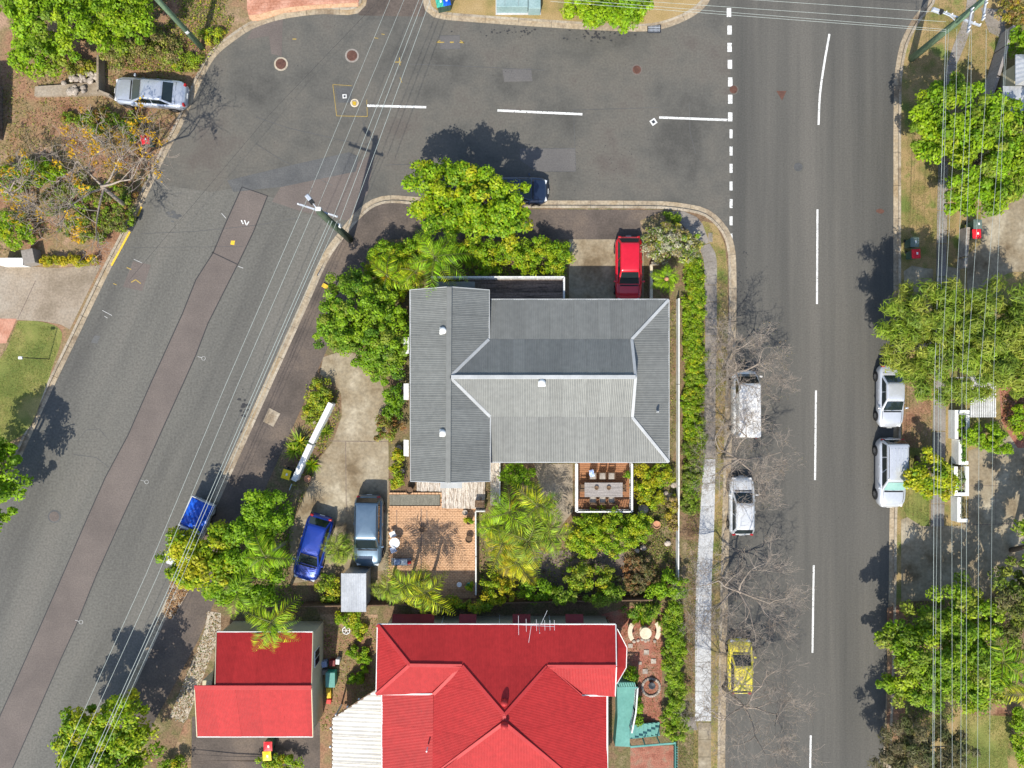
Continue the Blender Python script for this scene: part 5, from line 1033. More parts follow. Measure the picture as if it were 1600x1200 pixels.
def pot(px, py, r, h, m, label, plant=None, group='garden pots', z0=.13):
    t = empty('plant_pot', P(px, py, z0), label, 'pot', group)
    MB().lathe((0, 0, 0), [(r * .65, 0), (r * .9, h * .8), (r, h * .85), (r, h), (r * .85, h), (r * .8, h * .8), (.01, h * .78)], 18).build('pot', m, t, smooth=False)
    if plant: cl = np.column_stack([rng.normal(0, r * .6, 8) + t.location.x, rng.normal(0, r * .6, 8) + t.location.y, rng.uniform(h, h + .35, 8) + z0, np.full(8, .16)]); crown('plant', cl, 26, .14, plant, t, t.location)
for x, y, r, hh, m, lb, pl_ in ((660, 826, .2, .3, 'timber_brown', 'dark round pot at the patio joint', None), (727, 800, .2, .3, 'stone', 'grey stone pot beside the bleached deck', None), (733, 813, .24, .35, 'timber_brown', 'dark pot with yellow green plant by the white fence', 'limeyel'), (733, 841, .26, .4, 'timber_brown', 'large empty brown pot by the white fence', None),
    (733, 913, .2, .3, 'plastic_green', 'lime green pot in the shaded patio corner', 'lime'), (718, 912, .18, .25, 'plastic_white', 'white pot in the shaded patio corner', None), (483, 747, .26, .4, 'terracotta', 'terracotta pot at the end of the driveway bed', None), (1024, 818, .28, .5, 'terracotta', 'tipped terracotta pot among the weeds', None), (641, 765, .26, .5, 'timber_brown', 'brown barrel pot beneath the grey gable', None),
    (980, 740, .14, .25, 'plastic_white', 'white pot in the corner of the timber deck', 'mid')): pot(x, y, r, hh, m, lb, pl_, z0=.82 if y == 740 else .155 if 608 < x < 745 and y > 790 else .13)
for k in range(16):
    x, y = rnd.uniform(548, 582), rnd.uniform(1008, 1062); pot(x, y, rnd.uniform(.12, .2), rnd.uniform(.2, .35), rnd.choice(['terracotta', 'black_plastic', 'terracotta', 'stone']), 'small potted plant in the cluttered yard between the red roofs', rnd.choice(['lime', 'mid', 'fresh']), 'potted plants in the yard between the red roofs')
t = empty('plastic_table', P(619, 845, .15), 'round white plastic table on the brick patio', 'table')
MB().lathe((0, 0, 0), [(.34, .68), (.36, .7), (.36, .72), (.32, .72), (.3, .71)], 26).build('top', 'plastic_white', t)
for k in range(4): a = k * PI / 2 + .5; MB().tube([(.24 * math.cos(a), .24 * math.sin(a), .68), (.3 * math.cos(a), .3 * math.sin(a), 0)], .025, 6).build('leg', 'plastic_white', t)
for x, y, m, lb in ((615, 833, 'plastic_white', 'white plastic stool beside the round patio table'), (616, 857, 'plastic_blue', 'bluish plastic stool beside the round patio table')):
    t = empty('plastic_stool', P(x, y, .15), lb, 'stool', rz=.4); MB().box((0, 0, .43), (.42, .4, .04)).build('seat', m, t, bevel=.02)
    for sx in (-.16, .16):
        for sy in (-.16, .16): MB().bar((sx, sy, .42), (sx * 1.2, sy * 1.2, 0), .04, .04).build('leg', m, t)
t = empty('laundry_trolley', P(628, 876, .15), 'low trolley holding pale plastic tubs on the patio', 'trolley')
MB().box((0, 0, .3), (1.4, .5, .04)).build('shelf', 'utility_grey', t)
for x in (-.62, .62):
    for y in (-.2, .2): MB().box((x, y, .14), (.05, .05, .28)).build('leg', 'utility_grey', t)
for x, m in ((-.25, 'plastic_blue'), (.22, 'plastic_white')):
    o = MB().box((0, 0, 0), (.4, .36, .22), 0, 1.1).build('plastic_tub', m); o.location = t.location + Vector((x, 0, .43)); tag(o, 'pale blue plastic tub on the patio trolley' if x < 0 else 'white plastic tub on the patio trolley', 'tub')
o = MB().box((0, 0, 0), (.24, .2, .2), .3, .8).build('watering_can', 'plastic_red', bevel=.03); o.location = t.location + Vector((.58, -.05, .42)); tag(o, 'small red plastic can at the end of the trolley', 'can')
# clutter between cottage and house
t = empty('storage_bin', P(520, 1056, .13), 'teal plastic storage bin in the cluttered yard', 'bin'); MB().box((0, 0, .35), (.62, 1.0, .7)).build('body', 'plastic_green', t, bevel=.03); MB().box((0, 0, .72), (.66, 1.04, .06)).build('lid', 'turquoise', t, bevel=.02)
for x, y, sx, sy, sz, m, lb in ((509, 1034, .35, .4, .5, 'plastic_blue', 'blue plastic crate in the cluttered yard'), (521, 1033, .4, .4, .4, 'roof_maroon', 'dark red crate in the cluttered yard'), (530, 1030, .25, .35, .5, 'plastic_white', 'pale plastic tub beside the dark red crate'), (510, 1047, .35, .3, .5, 'concrete_grey', 'grey box beside the teal storage bin'), (515, 1080, .3, .7, .3, 'yellow_marking', 'yellow toy box below the teal storage bin'), (515, 1094, .3, .3, .25, 'plastic_red', 'red toy box below the yellow one')):
    t = empty('crate', P(x, y, .13), lb, 'crate', rz=rnd.uniform(-.2, .2)); MB().box((0, 0, sz / 2), (sx, sy, sz), 0, 1.08).build('shell', m, t, bevel=.02); MB().box((0, 0, sz + .01), (sx * .92, sy * .92, .02)).build('lid', m, t)
t = empty('wagon_wheel', P(541, 985, .2), 'white wheel lying on the dirt yard', 'wheel'); 
MB().tube([(.26 * math.cos(a), .26 * math.sin(a), 0) for a in [k * PI / 10 for k in range(21)]], .035, 6).build('rim', 'plastic_white', t)
for k in range(3): a = k * PI / 3; MB().tube([(.26 * math.cos(a), .26 * math.sin(a), 0), (-.26 * math.cos(a), -.26 * math.sin(a), 0)], .02, 5).build('spoke', 'plastic_white', t)
t = empty('bench', P(750, 786, .4), 'small brown slatted bench at the edge of the bleached deck', 'bench')
for k in range(5): MB().box((0, -.2 + k * .1, .4), (.7, .08, .03)).build('slat', 'timber_brown', t)
for x in (-.3, .3): MB().box((x, 0, .19), (.05, .42, .38)).build('leg', 'timber_brown', t)
for (x, y, s) in ((1047, 776, 1.2), (1040, 800 - 30, .8), (1005, 795, 1.6), (1000, 803, 1.1), (1053, 758, 1), (1043, 979 - 130, 1), (1005, 856, 1), (995, 860, .8), (625, 590, 1), (628, 560, .8), (626, 575, 1), (627, 605, .9), (624, 700, 1), (622, 712, .8), (628, 735, .9), (490, 660, .8)):
    o = obj('garden_rock', me_, None, P(x, y, .2), (.2, .1, x)); o.scale = (1.3 * s, 1.1 * s, .9 * s); lb_ = 'weathered garden rock against the window hood side of the grey house' if x < 700 and x > 500 else 'pale garden rock among weeds beside the timber deck' if y < 810 and x > 900 else 'garden rock near the brown twiggy shrub' if x > 900 else 'small rock inside the white garden wall'; tag(o, lb_, 'rock', 'garden rocks')
t = empty('utility_pit', P(1110, 371, .135), 'grey utility pit lid in the corner verge', 'pit lid'); MB().box((0, 0, .01), (.32, .68, .03)).build('lid', 'concrete', t); MB().box((0, 0, .022), (.26, .6, .02)).build('inset', 'concrete_grey', t)
o = MB().box(P(434 + 74, 447, .2), (.42, .3, .1), -.5).build('kerb_marker', 'yellow_marking', bevel=.02); tag(o, 'yellow marker block behind the grated drain', 'marker')
# ================================================================ VEGETATION
T = tree
# (px, py, rx, ry, z_centre, half height)
T('street_tree', 'bright lime leafy tree beside the dark navy car', 'tree', [(700, 290, 62, 48, 3.6, 1.9), (765, 320, 62, 55, 3.7, 2.0), (700, 335, 60, 42, 3.3, 1.6), (790, 345, 42, 38, 3.0, 1.5)], ['limeyel', 'lime', 'fresh'], .26, .55, 80, 1.1, base=(735, 330))
T('garden_tree', 'dense green garden tree beside the curved driveway', 'tree', [(560, 490, 64, 68, 2.6, 1.7), (605, 520, 44, 62, 2.2, 1.4), (532, 520, 40, 40, 2.1, 1.2), (595, 562, 46, 34, 1.6, .9)], ['mid', 'mid', 'dark', 'fresh', 'olive'], .2, .42, 80, 1.2, base=(570, 515))
T('bank_tree', 'broad bright green tree at the top of the bank', 'tree', [(90, 30, 95, 70, 3.8, 2.0), (190, 25, 65, 60, 3.4, 1.7), (60, 85, 50, 32, 2.6, 1.3), (120, -30, 110, 50, 4.2, 2)], ['fresh', 'fresh', 'mid', 'olive', 'lime'], .24, .5, 80, 1.1, base=(130, 60))
T('street_tree', 'lime tree overhanging the utility truck', 'tree', [(296, 866, 46, 44, 3.4, 1.4), (320, 892, 50, 34, 3.2, 1.4), (352, 838, 28, 26, 3.0, 1.1)], 'limeyel', .26, .52, 75, 1.1, base=(350, 830))
T('garden_tree', 'darker green tree in the driveway corner garden', 'tree', [(420, 800, 46, 46, 2.8, 1.5), (390, 850, 52, 50, 2.8, 1.6), (400, 905, 50, 38, 2.6, 1.4), (350, 920, 30, 26, 2.2, 1.0)], ['fresh', 'mid'], .22, .48, 78, 1.15, base=(415, 840))
T('street_tree', 'lime street tree by the kerb below the cottage', 'tree', [(190, 1130, 58, 50, 4.0, 1.7), (130, 1160, 42, 34, 3.8, 1.4), (160, 1200, 80, 40, 3.9, 1.5), (120, 1130, 26, 24, 4.4, 1.0)], ['limeyel', 'lime'], .26, .5, 75, 1.1, base=(210, 1100))
T('street_tree', 'green tree leaning over the lawn side of the road', 'tree', [(-10, 740, 55, 60, 3.6, 1.8), (-30, 800, 50, 40, 3.2, 1.5)], ['mid', 'fresh'], .26, .52, 75, 1.1, base=(10, 730))
T('street_tree', 'round bright green tree over the far kerb', 'tree', [(945, 5, 72, 38, 2.8, 1.6), (975, 28, 34, 20, 2.4, 1.1), (920, 25, 34, 16, 2.2, 1.0), (950, -40, 70, 40, 2.8, 1.5)], ['fresh', 'lime'], .22, .45, 80, 1.2, base=(940, 8))
T('street_tree', 'large bright green tree under the verge wires', 'tree', [(1500, 185, 82, 68, 4.0, 1.8), (1545, 255, 80, 78, 4.0, 1.9), (1590, 215, 60, 60, 3.6, 1.7), (1525, 310, 50, 35, 3.2, 1.4), (1465, 215, 46, 44, 3.4, 1.4)], ['lime', 'fresh', 'fresh', 'mid', 'olive'], .27, .55, 80, 1.1, base=(1462, 245))
T('feathery_tree', 'wide feathery olive green tree over the footpath', 'tree', [(1460, 500, 84, 70, 4.6, 1.6), (1540, 520, 90, 80, 4.8, 1.8), (1500, 585, 80, 50, 4.2, 1.4), (1600, 560, 70, 70, 4.6, 1.6), (1420, 540, 50, 56, 4.0, 1.2)], 'olive', .5, .6, 105, 1.15, base=(1430, 545), aspect=.16, droop=.4, hollow=.2, bark='bark_pale')
T('street_tree', 'mixed green tree spreading over the kerb of the wide street', 'tree', [(1450, 1010, 84, 62, 4.0, 1.7), (1500, 960, 70, 46, 3.8, 1.5), (1440, 1060, 70, 46, 3.6, 1.4), (1520, 1050, 55, 60, 3.6, 1.5)], ['mid', 'olive', 'lime'], .24, .48, 80, 1.1, base=(1400, 985))
T('feathery_tree', 'drab olive feathery tree below the mixed green tree', 'tree', [(1450, 1175, 78, 56, 3.4, 1.4), (1420, 1215, 60, 40, 3.2, 1.3)], 'drab', .42, .5, 90, 1.0, base=(1420, 1180), aspect=.16, droop=.4, hollow=.2, bark='bark_pale')
T('street_tree', 'small lime tree beside the tall silver four wheel drive', 'tree', [(1450, 742, 40, 38, 2.2, .9), (1475, 755, 22, 26, 2.0, .8), (1432, 738, 20, 18, 2.2, .7)], 'limeyel', .24, .4, 55, 1.0, base=(1432, 715))
T('garden_tree', 'olive grey tree at the edge of the shaded driveway', 'tree', [(1585, 930, 50, 60, 4.2, 1.6), (1610, 980, 50, 50, 3.8, 1.5)], ['olive', 'drab'], .3, .5, 70, 1.0, base=(1560, 930), aspect=.3)
# things just past the right edge whose shadows cross the broad driveway
T('garden_tree', 'tall tree below the broad driveway shading its concrete', 'tree', [(1660, 840, 70, 70, 4.6, 1.8)], ['mid', 'olive'], .3, .55, 55, 1.0, base=(1580, 860))
# ---- shrubs and hedges
SH = [
 ('hedge_shrub', 'leafy lime hedge in front of the dark weathered deck', 'hedge', [(755, 400, 38, 30, 1.4, .9), (805, 402, 40, 30, 1.4, .9), (850, 401, 42, 30, 1.3, .9), (872, 403, 22, 28, 1.1, .8)], ['lime', 'mid', 'limeyel']),
 ('shrub', 'mixed palm lily shrub at the boundary corner', 'shrub', [(605, 402, 36, 32, 1.4, 1.0), (628, 435, 36, 36, 1.4, 1.0), (700, 398, 50, 26, 1.2, .8), (660, 395, 36, 30, 1.5, .9), (590, 425, 26, 26, 1.2, .9)], ['mid', 'limeyel', 'fresh']),
 ('shrub', 'big lime green shrub below the timber deck', 'shrub', [(925, 832, 42, 36, 1.3, 1.0), (965, 830, 50, 40, 1.4, 1.0), (994, 824, 30, 28, 1.1, .8), (915, 852, 30, 22, 1.0, .7)], ['lime', 'lime', 'limeyel']),
 ('shrub', 'yellow green shrub beside the timber deck', 'shrub', [(1005, 750, 22, 30, .9, .7), (1030, 742, 22, 22, .8, .6), (1018, 778, 22, 18, .8, .6)], ['yellow', 'limeyel', 'limeyel']),
 ('shrub', 'round dark green shrub under the grey eave', 'shrub', [(808, 742, 30, 22, 1.3, 1.0)], ['fresh', 'mid']),
 ('shrub', 'leafy green shrub in the bottom garden corner', 'shrub', [(1050, 915, 24, 26, 1.1, .8), (1030, 925, 22, 16, .9, .6)], ['fresh', 'mid']),
 ('shrub', 'yellow green shrub at the bottom fence', 'shrub', [(905, 902, 26, 26, 1.2, .9), (940, 905, 20, 24, 1.0, .8)], ['limeyel', 'olive']),
 ('shrub', 'glossy green shrub at the bottom fence', 'shrub', [(840, 922, 34, 20, 1.1, .8)], ['fresh', 'mid']),
 ('shrub', 'deep green shrub tucked behind the yellow shrub', 'shrub', [(880, 930, 24, 16, 1.4, .9), (955, 925, 22, 18, 1.2, .8), (930, 935, 20, 12, 1.3, .8)], ['mid', 'olive']),
 ('shrub', 'golden cane shrub beside the patio fence', 'shrub', [(775, 920, 30, 26, 1.2, .9)], ['yellow', 'limeyel']),
 ('shrub', 'dry brown twiggy shrub in the bottom garden', 'shrub', [(995, 900, 32, 32, .9, .6)], ['rust', 'drab']),
 ('shrub', 'pale yellow shrub against the low white fence', 'shrub', [(1048, 790, 12, 24, .6, .45), (1050, 815, 11, 16, .6, .4)], ['tan', 'yellow']),
 ('shrub', 'white flowering shrub behind the red car', 'shrub', [(1040, 368, 38, 24, 1.2, .8), (1068, 385, 30, 28, 1.1, .8), (1030, 392, 30, 20, 1.0, .7)], ['white', 'white', 'tan', 'limeyel']),
 ('shrub', 'small green shrub at the corner kerb', 'shrub', [(1050, 340, 22, 8, .4, .3)], ['olive', 'mid']),
 ('shrub', 'dark green shrub hard against the white window hoods', 'shrub', [(618, 618, 18, 22, 1.3, .9), (612, 645, 14, 14, 1.0, .7)], ['mid', 'dark']),
 ('shrub', 'rusty leaved shrub beside the driveway', 'shrub', [(605, 668, 24, 24, .9, .7)], ['rust', 'rust', 'olive']),
 ('shrub', 'yellow green shrub row beside the grey wing', 'shrub', [(620, 745, 14, 26, .7, .5), (622, 715, 12, 18, .6, .45)], ['yellow', 'limeyel']),
 ('shrub', 'golden green shrub at the top of the garden wall', 'shrub', [(500, 620, 22, 30, .8, .6), (488, 645, 16, 20, .7, .5)], ['yellow', 'olive', 'limeyel']),
 ('shrub', 'weedy green shrub between blue hatchback and shed', 'shrub', [(515, 920, 22, 26, .7, .5)], ['limeyel', 'olive']),
 ('shrub', 'mixed shrub tumbling behind the zinc shed', 'shrub', [(545, 968, 28, 14, .6, .4), (560, 985, 20, 14, .5, .35)], ['fresh', 'limeyel']),
 ('shrub', 'spiky green shrub above the round stone table', 'shrub', [(1005, 955, 32, 14, 1.1, .7)], ['mid', 'olive', 'dark']),
 ('shrub', 'yellow green hedge behind the red house fence', 'shrub', [(700, 945, 26, 14, 1.2, .8), (745, 945, 26, 12, 1.2, .8)], ['olive', 'limeyel']),
 ('shrub', 'clipped shrub beside the turquoise landing', 'shrub', [(986, 1055, 12, 12, .8, .6), (998, 1110, 5, 28, .8, .5)], ['fresh', 'mid']),
 ('shrub', 'bright bushy shrub behind the white planters', 'shrub', [(1535, 680, 32, 26, 1.3, .9), (1560, 690, 24, 20, 1.1, .7), (1595, 655, 20, 30, 1.0, .7)], ['fresh', 'lime']),
 ('shrub', 'green shrub beside the mown lawn edge', 'shrub', [(1590, 1150, 16, 50, .9, .7)], ['fresh', 'lime']),
 ('shrub', 'green shrub by the pale roofed neighbour', 'shrub', [(1590, 65, 18, 22, 1.4, 1.0)], ['fresh', 'mid']),
 ('shrub', 'brown flowering shrub at the top verge corner', 'shrub', [(1580, 20, 26, 24, 1.0, .7)], ['rust', 'yellow', 'tan']),
 ('shrub', 'grey twiggy shrub above the silver sedan', 'shrub', [(215, 65, 45, 32, 1.0, .7), (180, 85, 24, 26, 1.2, .8), (260, 80, 30, 24, .6, .45)], ['drab', 'olive', 'tan']),
 ('shrub', 'strappy yellow green plants above the stone wall', 'shrub', [(125, 105, 34, 14, .6, .5)], ['yellow', 'olive', 'tan']),
 ('shrub', 'low green shrubs below the silver sedan', 'shrub', [(160, 190, 36, 24, .6, .45), (205, 200, 22, 28, .6, .45), (115, 185, 22, 12, .5, .35)], ['olive', 'mid', 'rust']),
 ('shrub', 'lush green shrub at the letterbox wall', 'shrub', [(20, 360, 34, 34, 1.0, .8), (15, 285, 30, 30, 1.2, .9), (60, 270, 40, 24, 1.0, .7)], ['fresh', 'mid', 'limeyel']),
 ('shrub', 'olive shrub mass under the bare bank tree', 'shrub', [(110, 310, 46, 34, .8, .6), (175, 310, 40, 32, .8, .6), (140, 355, 44, 26, .7, .5), (190, 345, 24, 22, .7, .5)], ['olive', 'mid', 'drab', 'rust']),
 ('hedge_shrub', 'low golden hedge along the brown driveway', 'hedge', [(80, 408, 24, 9, .5, .4), (125, 408, 30, 9, .5, .4)], ['yellow']),
 ('shrub', 'weedy green edge below the green power pole', 'shrub', [(285, 95, 30, 16, .4, .3), (330, 55, 22, 14, .4, .3)], ['olive', 'limeyel']),
 ('shrub', 'palm lily clump below the cottage yard', 'shrub', [(270, 1195, 26, 16, .7, .5), (440, 1192, 40, 14, .7, .5)], ['fresh', 'yellow', 'mid']),
]
for nm, lb, ct, bl, pl_ in SH: shrub(nm, lb, ct, bl, pl_)
def hedgerow(label, x0, x1, y0, y1, z, hh, pal, name='hedge', step=26, ls=.13):
    bl = []; y = y0
    while y < y1: bl.append(((x0(y) + x1(y)) / 2 + rnd.uniform(-4, 3), y, (x1(y) - x0(y)) / 2 * rnd.uniform(.85, 1.3), step * rnd.uniform(.5, .85), z * rnd.uniform(.7, 1.1), hh * rnd.uniform(.6, 1.1))); y += step * .8
    shrub(name, label, 'hedge', bl, pal, ls, .24, 46, 1.5)
hedgerow('low bright green hedge between fence and slab footpath', lambda y: 1068, lambda y: 1101, 410, 700, .5, .4, ['fresh', 'lime', 'mid', 'olive', 'limeyel'])
hedgerow('thin patchy hedge between fence and white footpath', lambda y: 1067, lambda y: 1092, 705, 800, .5, .35, ['mid', 'olive', 'drab'])
hedgerow('thick green hedge beside the red gravel court', lambda y: 1036, lambda y: 1072, 955, 1150, .9, .6, ['lime', 'fresh', 'olive'])
# ---- ground cover, grass, litter
scatter('ground_cover', 'low weeds and leaf litter across the corner garden', [(1000, 725), (1058, 725), (1058, 935), (985, 935), (985, 800)], 9000, .12, ['olive', 'grass', 'drab', 'tan'])
scatter('ground_cover', 'loose green ground cover under the clipped hedge', [(1066, 405), (1098, 405), (1101, 700), (1092, 800), (1066, 800)], 9000, .13, ['fresh', 'lime', 'olive', 'mid'], h=.25)
scatter('ground_cover', 'weeds along the side of the grey house', [(1046, 470), (1060, 470), (1060, 725), (1046, 725)], 900, .1, ['olive', 'drab', 'tan'])
scatter('ground_cover', 'weeds and litter over the dirt bank', [(0, 100), (300, 100), (255, 230), (215, 315), (0, 400)], 13000, .12, ['drab', 'olive', 'tan', 'rust'])
scatter('ground_cover', 'weeds under the green power pole', [(170, 0), (380, 0), (360, 50), (310, 115), (170, 110)], 11000, .13, ['olive', 'drab', 'tan', 'limeyel'])
scatter('grass', 'short grass of the lawn by the brown driveway', [(28, 503), (88, 512), (92, 545), (74, 598), (35, 680), (0, 700), (0, 560)], 16000, .08, 'grass', h=.05, aspect=.2)
scatter('grass', 'dry grass of the verge below the tall pole', [(1416, 110), (1465, 0), (1500, 0), (1570, 60), (1550, 150), (1465, 420), (1412, 420)], 26000, .08, ['tan', 'grass'], h=.04, aspect=.2)
scatter('grass', 'short grass strip beside the four wheel drive', [(1411, 560), (1455, 560), (1454, 820), (1411, 800)], 9000, .08, ['grass', 'tan', 'grass'], h=.04, aspect=.2)
scatter('grass', 'patchy grass under the bare street trees', [(1100, 345), (1132, 380), (1137, 530), (1130, 750), (1123, 1050), (1121, 1200), (1112, 1200), (1118, 700), (1121, 430)], 9000, .09, ['grass', 'olive', 'tan'], h=.05, aspect=.25)
scatter('grass', 'brown patchy grass between hedge and path', [(1072, 800), (1092, 800), (1086, 1120), (1070, 1120)], 4000, .09, ['tan', 'rust', 'olive'], h=.04, aspect=.25)
scatter('grass', 'rough grass beside the turquoise fence', [(1060, 1150), (1090, 1140), (1090, 1200), (1060, 1200)], 1800, .09, 'grass', h=.05, aspect=.25)
scatter('grass', 'mown grass of the palm shadow lawn', [(1502, 1114), (1583, 1114), (1575, 1200), (1502, 1200)], 9000, .07, [ 'grass'], h=.03, aspect=.2)
scatter('leaf_litter', 'orange leaf litter at the kerb below the lime tree', [(268, 905), (300, 915), (285, 940), (270, 968), (258, 960)], 1600, .14, 'litter', h=.05, flat=True)
scatter('leaf_litter', 'pale leaf litter over the stony strip', [(265, 1120), (290, 1130), (345, 985), (345, 958), (325, 955), (318, 990)], 4200, .12, ['tan', 'white', 'litter'], h=.03, flat=True)
scatter('leaf_litter', 'fallen leaves in the gutter below the dirt bank', [(300, 110), (325, 105), (250, 250), (225, 300), (215, 300), (250, 215)], 1500, .11, 'litter', z=.13, h=.03, flat=True)
scatter('leaf_litter', 'leaf litter over the yard between the red roofs', [(500, 965), (590, 965), (590, 1080), (520, 1140), (500, 1140)], 2600, .12, ['tan', 'litter', 'olive'], h=.03, flat=True)
scatter('leaf_litter', 'bark litter in the reddish bed', [(1560, 585), (1600, 575), (1600, 695), (1565, 660)], 2600, .11, ['litter', 'rust'], h=.03, flat=True)
scatter('leaf_litter', 'fine red chips of the gravel court', [(945, 962), (1034, 948), (1033, 1132), (1002, 1132), (995, 1060), (962, 1055)], 5000, .08, [ 'rust', 'litter'], h=.02, flat=True)
scatter('ground_cover', 'undergrowth below the mixed green tree', [(1410, 940), (1580, 930), (1580, 1090), (1500, 1110), (1420, 1180)], 9000, .15, ['olive', 'mid', 'drab', 'tan'], h=.3)
scatter('ground_cover', 'undergrowth around the garden wall', [(480, 600), (530, 610), (532, 650), (470, 790), (450, 780), (470, 690)], 2600, .14, ['olive', 'limeyel', 'rust'], h=.25)
scatter('ground_cover', 'undergrowth of the driveway corner garden', [(345, 930), (420, 760), (465, 790), (450, 910), (480, 945)], 4200, .16, ['mid', 'dark', 'fresh'], h=.3)
scatter('ground_cover', 'undergrowth below the bottom palms', [(750, 800), (880, 830), (985, 935), (750, 938)], 4200, .15, ['mid', 'olive', 'tan'], h=.25)
scatter('ground_cover', 'undergrowth along the top boundary', [(585, 380), (885, 380), (885, 432), (640, 450), (560, 520)], 6500, .16, ['mid', 'fresh', 'limeyel'], h=.4)
# ---- spiky and strappy plants
def frond_mesh(name, L, lw, n, pal, arch=.5, vee=.5, droop=.35, taper=1.0, lr=.03, up=.55):
    """one pinnate frond along +x: curved rachis with paired leaflets"""
    pts = []; z = 0
    for i in range(n + 1):
        s = i / n; pts.append(Vector((L * (s - .12 * s * s), 0, L * (up * s - (up + arch) * s * s))))
    p = []; nr = []; sz = []; tg = []
    for i in range(1, n + 1):
        s = i / n; t_ = (pts[i] - pts[i - 1]).normalized()
        ll = 1.35 * lw * rnd.uniform(.8, 1.15) * (math.sin(PI * min(1, .16 + .84 * s) ** .8) * .85 + .25) * taper
        for sg in (-1, 1):
            d_ = (t_ * .55 + Vector((0, sg, 0)) * .9 + Vector((0, 0, -droop * .6 + vee * .25 * rnd.random() + rnd.gauss(0, .16)))).normalized()
            c = pts[i] + d_ * ll * .5; nn = t_.cross(d_) * sg; nn = nn if nn.z > 0 else -nn
            p.append(c); nr.append(nn); sz.append(ll); tg.append(d_)
    pal = ptree(pal); k = len(p); me = leafmesh(name, np.array([tuple(q) for q in p]), np.array([tuple(q.normalized()) for q in nr]), np.array(sz), pal[rng.integers(0, len(pal), 1)] * .55 + pal[rng.integers(0, len(pal), k)] * .45, .1, 0, .38, tang=np.array([tuple(q) for q in tg]) * 8)
    bm = bmesh.new(); bm.from_mesh(me); lay = bm.verts.layers.float_color['Col']; prev = None
    for i, q in enumerate(pts):
        r = lr * (1 - .75 * i / n); vs = [bm.verts.new(q + Vector((0, r * math.cos(a), r * math.sin(a)))) for a in (0, 2.1, 4.2)]
        for v in vs: v[lay] = (.2, .22, .06, 1)
        if prev:
            for k in range(3): bm.faces.new((prev[k], prev[(k + 1) % 3], vs[(k + 1) % 3], vs[k]))
        prev = vs
    bm.to_mesh(me); bm.free(); return me
def palm(label, px, py, z, L, nf, pal, lw=.5, name='palm_tree', base=None, arch=.5, tilt=(.1, .5), nleaf=19, group=None, trunk_r=.11, old=None, cat='palm', spread=None):
    c = P(px, py, z); bs = P(*base, .12) if base else Vector((c.x, c.y, .12)); t = empty(name, bs, label, cat, group); top = c - bs
    mid = top * .5 + Vector((rnd.uniform(-.1, .1), rnd.uniform(-.1, .1), 0))
    MB().tube([(0, 0, -.05), mid, top], [trunk_r * 1.2, trunk_r, trunk_r * .85], 9).build('trunk', 'bark_pale', t, smooth=True)
    vs = [frond_mesh('frond', L * rnd.uniform(.85, 1.1), lw, nleaf, pal, arch * rnd.uniform(.8, 1.2), up=.5) for _ in range(3)]; vo = [frond_mesh('frond', L * .9, lw * .8, nleaf, old or 'yellow', arch * 1.2, up=.2)]
    for k in range(nf):
        ang = (k + rnd.uniform(-.3, .3)) * 2.39996 if spread is None else spread[k % len(spread)] + rnd.uniform(-.15, .15)
        me = rnd.choice(vo) if (old and k < nf * .25) else rnd.choice(vs); s = rnd.uniform(.8, 1.08)
        o = obj('frond', me, t, top, (rnd.uniform(-.3, .3), -lerp(tilt[0] - .25, tilt[1], k / nf), ang)); o.scale = (s, s, s)
    return t
palm('feather palm arching over the top of the grey wing roof', 679, 402, 5.2, 2.9, 11, ['mid', 'fresh'], .55, base=(690, 420), arch=.55, old='limeyel')
# the clump of fan and feather palms below the bleached deck
for i, (x, y, z, L, nf, pl_, lb) in enumerate(((795, 800, 3.6, 2.1, 15, ['fresh', 'mid'], 'green palm nearest the bleached deck in the palm clump'), (840, 790, 4.0, 2.2, 15, ['mid', 'limeyel'], 'yellowish palm by the stony ground in the palm clump'), (825, 845, 3.8, 2.4, 17, ['olive', 'limeyel'], 'largest arching palm in the middle of the palm clump'), (785, 850, 3.2, 2.0, 14, ['limeyel', 'yellow'], 'golden palm by the patio fence in the palm clump'), (855, 835, 3.4, 2.0, 13, ['olive', 'mid'], 'blue green palm by the lime shrub in the palm clump'), (810, 880, 3.0, 1.8, 13, ['yellow', 'limeyel'], 'yellow palm by the bottom fence in the palm clump'), (775, 825, 3.0, 1.7, 13, ['fresh', 'limeyel'], 'bright green palm against the white patio fence'))):
    palm(lb, x, y, z, L, nf, pl_, .5, arch=.6, old='yellow', group='palm clump', nleaf=17)
palm('dense green palm between blue hatchback and wagon', 529, 858, 2.0, 1.5, 22, ['mid', 'olive', 'fresh'], .42, arch=.45, nleaf=17)
for x, y, z, L, nf, pl_, lb in ((635, 915, 3.4, 2.0, 14, ['olive', 'limeyel'], 'olive palm between shed and patio'), (665, 925, 3.6, 2.1, 14, ['yellow', 'limeyel'], 'yellowing palm hanging over the red eave'), (605, 920, 2.6, 1.5, 11, ['olive', 'mid'], 'small grey green palm beside the zinc shed')): palm(lb, x, y, z, L, nf, pl_, .5, arch=.65, old='yellow', nleaf=17)
palm('feather palm hanging over the cottage roof', 425, 972, 4.6, 2.2, 13, ['fresh', 'limeyel'], .55, base=(440, 955), arch=.6, old='yellow')
palm('slender palm rising through the corner garden tree', 415, 870, 4.6, 2.0, 9, ['limeyel', 'fresh'], .5, arch=.5); palm('young palm at the corner of the stony strip', 370, 925, 3.6, 1.9, 9, ['fresh', 'mid'], .5, arch=.5)
palm('wide palm beside the mown lawn', 1565, 1035, 4.5, 2.4, 12, ['fresh', 'limeyel'], .6, base=(1530, 1010), arch=.5)
palm('palm beside the lower edge of the mown lawn', 1620, 1080, 5.0, 2.6, 12, ['fresh', 'limeyel'], .6, arch=.5)
